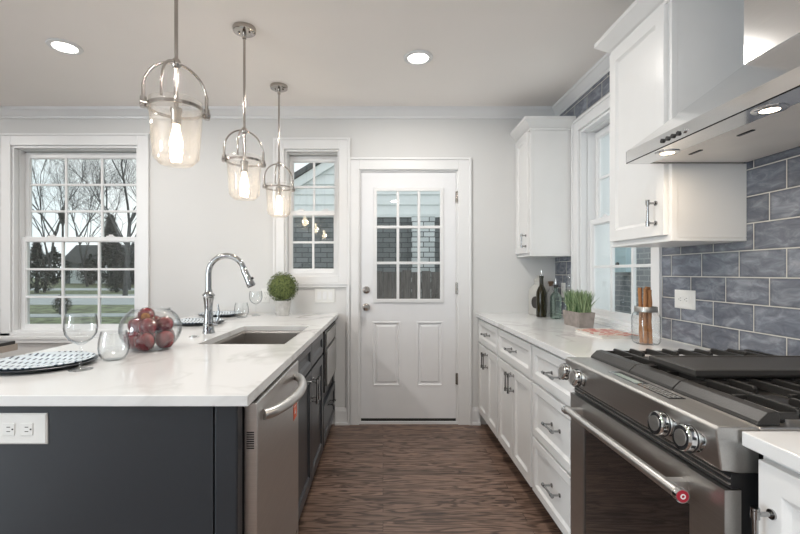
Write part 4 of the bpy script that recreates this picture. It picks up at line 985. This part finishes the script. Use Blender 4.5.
for s_, rr in ((0, .0770), (1, .0735)):
    for jj in range(nn+1):
        zz = -1+2*jj/nn; hw = math.sqrt(max(0, 1-zz*zz))*.44
        for ii in range(nn+1):
            a = -.62+hw*(-1+2*ii/nn); V.append((jx2+rr*math.sin(a), jy2-rr*math.cos(a), ZT+.10+.048*zz))
q = (nn+1)**2
for jj in range(nn):
    for ii in range(nn):
        b0 = jj*(nn+1)+ii; F += [(b0, b0+1, b0+nn+2, b0+nn+1), (q+b0+nn+1, q+b0+nn+2, q+b0+1, q+b0)]
    for e in (0, nn): b0 = jj*(nn+1)+e; F.append((b0, b0+nn+1, q+b0+nn+1, q+b0))
m._add(V, F); bmesh.ops.remove_doubles(m.bm, verts=m.bm.verts[:], dist=1e-5); m.build('label', M['slate'], jg)
MB().lathe([(.001,.2665),(.032,.2665),(.034,.272),(.030,.284),(.016,.292),(.012,.304),(.014,.312),(.001,.316)], (jx2,jy2,ZT), 28).build('stopper', M['jarw'], jg, smooth=True)
sb = empty('square_bottle', (1.25, 3.11, ZT), 'pale green square glass bottle with a black stopper and pourer', 'bottle')
MB().shell([(.001,0),(.030,0),(.0335,.004),(.034,.15),(.032,.165),(.018,.188),(.0125,.196),(.0125,.225),(.015,.228)], .003, c=(1.25,3.11,ZT), seg=40, sq=6).build('bottle_body', M['glassg'], sb, smooth=True)
MB().lathe([(.001,.222),(.011,.222),(.0165,.232),(.0165,.245),(.008,.248),(.001,.248)], (1.25,3.11,ZT), 20).build('stopper', M['black'], sb, smooth=True)
MB().tube([(1.25,3.11,ZT+.248),(1.25,3.11,ZT+.268),(1.246,3.108,ZT+.292)], [.005,.0045,.003], 10).build('pourer', M['chrome'], sb, smooth=True)
cb = empty('clear_bottle', (1.325, 3.06, ZT), 'tall clear glass bottle with a ball stopper behind the grass planter', 'bottle')
MB().shell([(.001,0),(.034,0),(.0375,.005),(.0375,.14),(.034,.165),(.022,.20),(.0145,.225),(.013,.26),(.016,.265),(.016,.272)], .003, c=(1.325,3.06,ZT), seg=36).build('bottle_body', M['glass'], cb, smooth=True)
MB().lathe([(.001,.272),(.010,.273),(.008,.282),(.016,.290),(.021,.305),(.016,.321),(.001,.327)], (1.325,3.06,ZT), 24).build('stopper', M['glass'], cb, smooth=True)
kb = empty('corked_bottle', (1.30, 3.33, ZT), 'clear glass bottle with a dark cork between the olive and the square bottle', 'bottle')
MB().shell([(.001,0),(.032,0),(.035,.005),(.035,.15),(.030,.18),(.016,.20),(.0135,.225),(.016,.228),(.016,.236)], .003, c=(1.30,3.33,ZT), seg=36).build('bottle_body', M['glass'], kb, smooth=True)
MB().lathe([(.001,.228),(.0125,.228),(.0155,.245),(.020,.252),(.020,.266),(.001,.268)], (1.30,3.33,ZT), 20).build('cork', M['cork'], kb, smooth=True)

# table beyond the peninsula, at the left edge of the picture
tb = empty('side_table', (-3.05, 2.45, 0), 'pale wooden side table with a black top below the left window', 'table')
MB().box(-3.45, -2.65, 1.8, 3.10, .735, .758).build('table_top', M['tablew'], tb, bevel=.002)
MB().box(-3.42, -2.645, 1.83, 3.115, .69, .7345).build('apron', M['tablee'], tb, bevel=.002)
for x in (-3.3, -2.95):
    for y in (2.0, 2.8): MB().box(x-.025, x+.025, y-.025, y+.025, 0, .6895).build('leg', M['tablee'], tb)

# ------------------------------------------------------------------ outside
G = -.6
tag(MB().box(-140, 60, YB+.2, 140, G-.2, G).build('lawn', M['lawn'], loc=(0,0,0)), **struct)
tag(MB().box(-140, 60, 24.5, 36, G, G+.02).build('street', M['road'], loc=(0,0,0)), **struct)
tag(MB().prism([(-30, 16.2), (-30, 17.6), (-8, 19.6), (-8, 18.2)], G, G+.025, 'Z').build('sidewalk', M['road'], loc=(0,0,0)), **struct)
tag(MB().box(-140, 60, 44, 50, G, G+.02).build('driveway', M['road'], loc=(0,0,0)), **struct)
# house straight behind the back wall
hb = empty('neighbour_house', (0, 7.6, G), 'neighbouring house with pale siding over dark brick, seen through the back door', 'house')
ys = 7.6
MB().box(-2.1, 2.6, ys, ys+4, G, 2.26).build('brick_wall', M['brickd'], hb)
m = MB(); pitch = .62; x0 = -2.1; XM = 2.6
z = 2.26
while z < 5.2:
    zn = z+.18; xl = max(x0, x0+(z-2.36)/pitch) if z > 2.36 else x0
    xr = XM
    m.prism([(ys+.0, z), (ys-.035, z+.002), (ys-.012, zn), (ys, zn)], xl, xr, 'X'); z = zn
m.prism([(x0, 2.26), (XM, 2.26), (XM, 2.36+4.7*pitch), (x0, 2.36)], ys+.001, ys+4, 'Y')
m.build('siding', M['siding'], hb)
m = MB(); m.prism([(x0-.35, 2.14), (XM, 2.36+4.7*pitch-.02), (XM, 2.36+4.7*pitch+.14), (x0-.35, 2.31)], ys-.10, ys-.001, 'Y'); m.build('rake_board', M['siding'], hb)
m = MB(); m.prism([(x0-.40, 2.30), (XM, 2.36+4.7*pitch+.135), (XM, 2.36+4.7*pitch+.23), (x0-.40, 2.40)], ys-.14, ys+4, 'Y'); m.build('roof', M['shingle'], hb)
MB().box(x0, XM, ys-.045, ys-.0, 2.22, 2.28).build('frieze_board', M['siding'], hb)
MB().box(.50, .90, ys-.16, ys-.001, G, 2.215).build('stone_pier', M['stonew'], hb)
fe = empty('board_fence', (0, 6.4, G), 'dark weathered board fence behind the back door', 'fence')
MB().box(-3.0, 2.6, 6.43, 6.46, G+.3, G+.4).box(-3.0, 2.6, 6.43, 6.46, 1.0, 1.1).build('rail', M['fence'], fe)
rnd = random.Random(9); m = MB(); x = -3.0
while x < 2.5: m.box(x, x+.135, 6.40+rnd.uniform(0,.006), 6.428, G, 1.27+rnd.uniform(-.015,.015)); x += .143
m.build('fence_boards', M['fence'], fe)
# house past the right wall
hr = empty('neighbour_house', (4.4, 8, G), 'neighbouring grey brick house with a pale corner, seen through the right-hand window', 'house')
MB().box(4.2, 6.5, 3.2, 7.92, G, 5).build('brick_wall', M['brickg'], hr)
MB().box(4.17, 6.5, 7.92, 12, G, 5).build('siding', M['sidingg'], hr)
MB().box(4.02, 4.2, 7.12, 7.5, 1.25, 1.95).build('blue_block', M['bluebox'], hr, bevel=.01)  # pale blue block with a dark disc, set against the brick
MB().cyl((4.02, 7.36, 1.38), (4.0, 7.36, 1.38), .045, seg=20).build('dark_disc', M['black'], hr)
# bare trees
def tree_mesh(seed, H, r0, spread=.55, depth=7, n0=6):
    rnd = random.Random(seed); m = MB()
    def grow(p, d, L, r, k):
        n = 3; pts = [p]; q = p.copy(); dd = d.copy()
        for i in range(n):
            dd = (dd+Vector((rnd.uniform(-1,1), rnd.uniform(-1,1), rnd.uniform(-.3,.8)))*.16).normalized(); q = q+dd*L/n; pts.append(q.copy())
        m.tube(pts, [r*(1-.35*i/n) for i in range(n+1)], 6 if k < 3 else 3, cap=False)
        if k >= depth: return
        for j in range(3 if k else n0):
            t = rnd.uniform(.35, 1.0) if j else 1.0
            i = min(int(t*n), n-1); b = pts[i].lerp(pts[i+1], t*n-i)
            a = rnd.uniform(0, 2*PI); sp = rnd.uniform(.5, 1.0)*spread*(1.3 if k == 0 else 1)
            u = dd.orthogonal().normalized(); v = dd.cross(u); nd = (dd+(u*math.cos(a)+v*math.sin(a))*sp*1.2+Vector((0,0,.12))).normalized()
            grow(b, nd, L*rnd.uniform(.60,.85), r*(.50 if j else .66), k+1)
    grow(Vector((0,0,0)), Vector((rnd.uniform(-.05,.05),0,1)), H*.30, r0, 0)
    return m
tm = [tree_mesh(11, 11, .115), tree_mesh(23, 12, .08, .6), tree_mesh(37, 10, .075, .65, n0=5)]
proto = [t.build('bare_tree', M['bark'], loc=(0,0,0)) for t in tm]
spots = [(-18.6, 31.0, 0, 1.7, 0.3, 'large bare tree with a straight trunk at the right of the left window'),
 (-31.5, 40, 1, 1.6, 1.0, 'bare tree at the far left beyond the street'), (-26.5, 45, 2, 1.7, 2.0, 'bare tree left of the centre of the window, beyond the street'),
 (-38.5, 56, 1, 1.8, 4.0, 'bare tree near the far houses at the left of the window'), (-31.0, 62, 0, 2.0, 5.0, 'bare tree at the right before the far houses')]
used = set()
for x, y, k, s, rz, lb in spots:
    o = proto[k] if k not in used else copy_tree(proto[k]); used.add(k)
    o.location = (x, y, G); o.rotation_euler = (0, 0, rz); o.scale = (s,)*3; tag(o, lb, 'tree', 'bare trees across the street')
# evergreens
def ever(seed, H, R, n, round_=False):
    rnd = random.Random(seed); m = MB(); m.cyl((0,0,0), (0,0,H*.9), .12*R, .02, seg=8)
    for i in range(n):
        t = rnd.random()**.8; a = rnd.uniform(0, 2*PI); rr = R*(math.sin(PI*min(t+.12,1))**.6 if round_ else (1-t)*.95+.05)*rnd.uniform(.55, 1.08); c = Vector((rr*math.cos(a), rr*math.sin(a), H*(.04+.96*t)))
        d = Vector((math.cos(a), math.sin(a), rnd.uniform(-.5,.6))).normalized(); b_ = d.cross(Vector((0,0,1))).normalized(); L = R*rnd.uniform(.12,.26); d2 = Vector((rnd.uniform(-.3,.3), rnd.uniform(-.3,.3), 1)).normalized()
        m._add([c-d*L*.4, c+b_*L*.4, c+d*L, c-b_*L*.4], [(0,1,2,3)]); m._add([c-d2*L*.5, c+b_*L*.3, c+d2*L*.5], [(0,1,2)])
    return m
ev = [ever(2, 6.5, 1.9, 1500).build('evergreen_tree', M['evergreen'], loc=(0,0,0)), ever(4, 4.5, 1.9, 1300, True).build('evergreen_bush', M['evergreen'], loc=(0,0,0))]
espots = [(0, -31.0, 38.5, .75, 'dark evergreen tree at the left of the window across the street'), (0, -38, 60, 1.5, 'tall dark evergreen left of the far white house'), (1, -32.5, 58, 1.3, 'dark rounded evergreen beside the far white house'),
 (1, -14.85, 19.9, .20, 'small dark bush at the foot of the street lamp'), (0, -30.5, 62, 1.25, 'dark evergreen behind the street lamp, before the far houses'), (1, -24.8, 40, .5, 'low dark bush on the far lawn beyond the street'),
 (1, -50.5, 66, 1.25, 'leftmost dark bush before the far grey house'), (1, -44.2, 65, 1.0, 'dark bush before the white garage doors of the far house'), (1, -38.6, 66.5, 1.35, 'dark bush at the gap between the two far houses')]
used = set()
for k, x, y, s, lb in espots:
    o = ev[k] if k not in used else copy_tree(ev[k]); used.add(k)
    o.location = (x, y, G); o.scale = (s,)*3; o['label'] = lb; o['category'] = 'tree' if k == 0 else 'bush'; o['group'] = 'dark evergreens outside'
# tree beyond the neighbour's roof
o = copy_tree(ev[0]); o.location = (-1.75, 19, G); o.scale = (1.0,)*3; tag(o, 'dark evergreen above the neighbouring roof, seen through the narrow window', 'tree', 'dark evergreens outside')
# far houses
def house(x, y, wd, h, rh, wall_, label, garage=True):
    r = empty('far_house', (x, y, G), label, 'house', 'houses across the street')
    MB().box(x-wd/2, x+wd/2, y, y+8, G, G+h).build('wall', M[wall_], r)
    MB().prism([(x-wd/2-.5, G+h), (x+wd/2+.5, G+h), (x+wd/2-2.5, G+h+rh), (x-wd/2+2.5, G+h+rh)], y-.5, y+8.5, 'Y').build('roof', M['shingle'], r)
    if garage:
        for i in range(2): MB().box(x-wd*.42+i*3.3, x-wd*.42+i*3.3+2.8, y-.08, y-.01, G, G+2.5).build('garage_door', M['housew'], r)
    for i in range(3):
        c = x+wd*.08+i*wd*.15; f = MB().box(c-.65, c+.65, y-.06, y-.01, G+1.0, G+2.5).build('window', M['housew'], r); MB().box(c-.52, c+.52, y-.09, y-.061, G+1.12, G+2.38).build('pane', M['blackglass'], f)
    for i in range(4): MB().cyl((x+wd*.02+i*wd*.15, y-1.0, G), (x+wd*.02+i*wd*.15, y-1.0, G+h), .14, seg=10).build('column', M['housew'], r)
    return r
house(-46, 72, 15, 3.4, 3.0, 'houseg', 'grey house with white garage doors across the street, left in the window')
house(-30, 74, 13, 4.2, 3.2, 'houseg', 'grey house with white columns across the street, right in the window', False)
lp = empty('street_lamp', (-14.0, 18.8, G), 'dark iron street lamp seen through the left window', 'street lamp')
MB().lathe([(.001,0),(.14,0),(.14,.25),(.07,.45),(.045,.7),(.04,3.9),(.06,3.95),(.06,4.0),(.001,4.0)], (-14.0,18.8,G), 16).build('post', M['lampiron'], lp, smooth=True)
MB().lathe([(.001,4.0),(.10,4.0),(.17,4.4),(.19,4.42),(.05,4.6),(.03,4.72),(.001,4.74)], (-14.0,18.8,G), 12).build('lantern', M['lampiron'], lp, smooth=True)
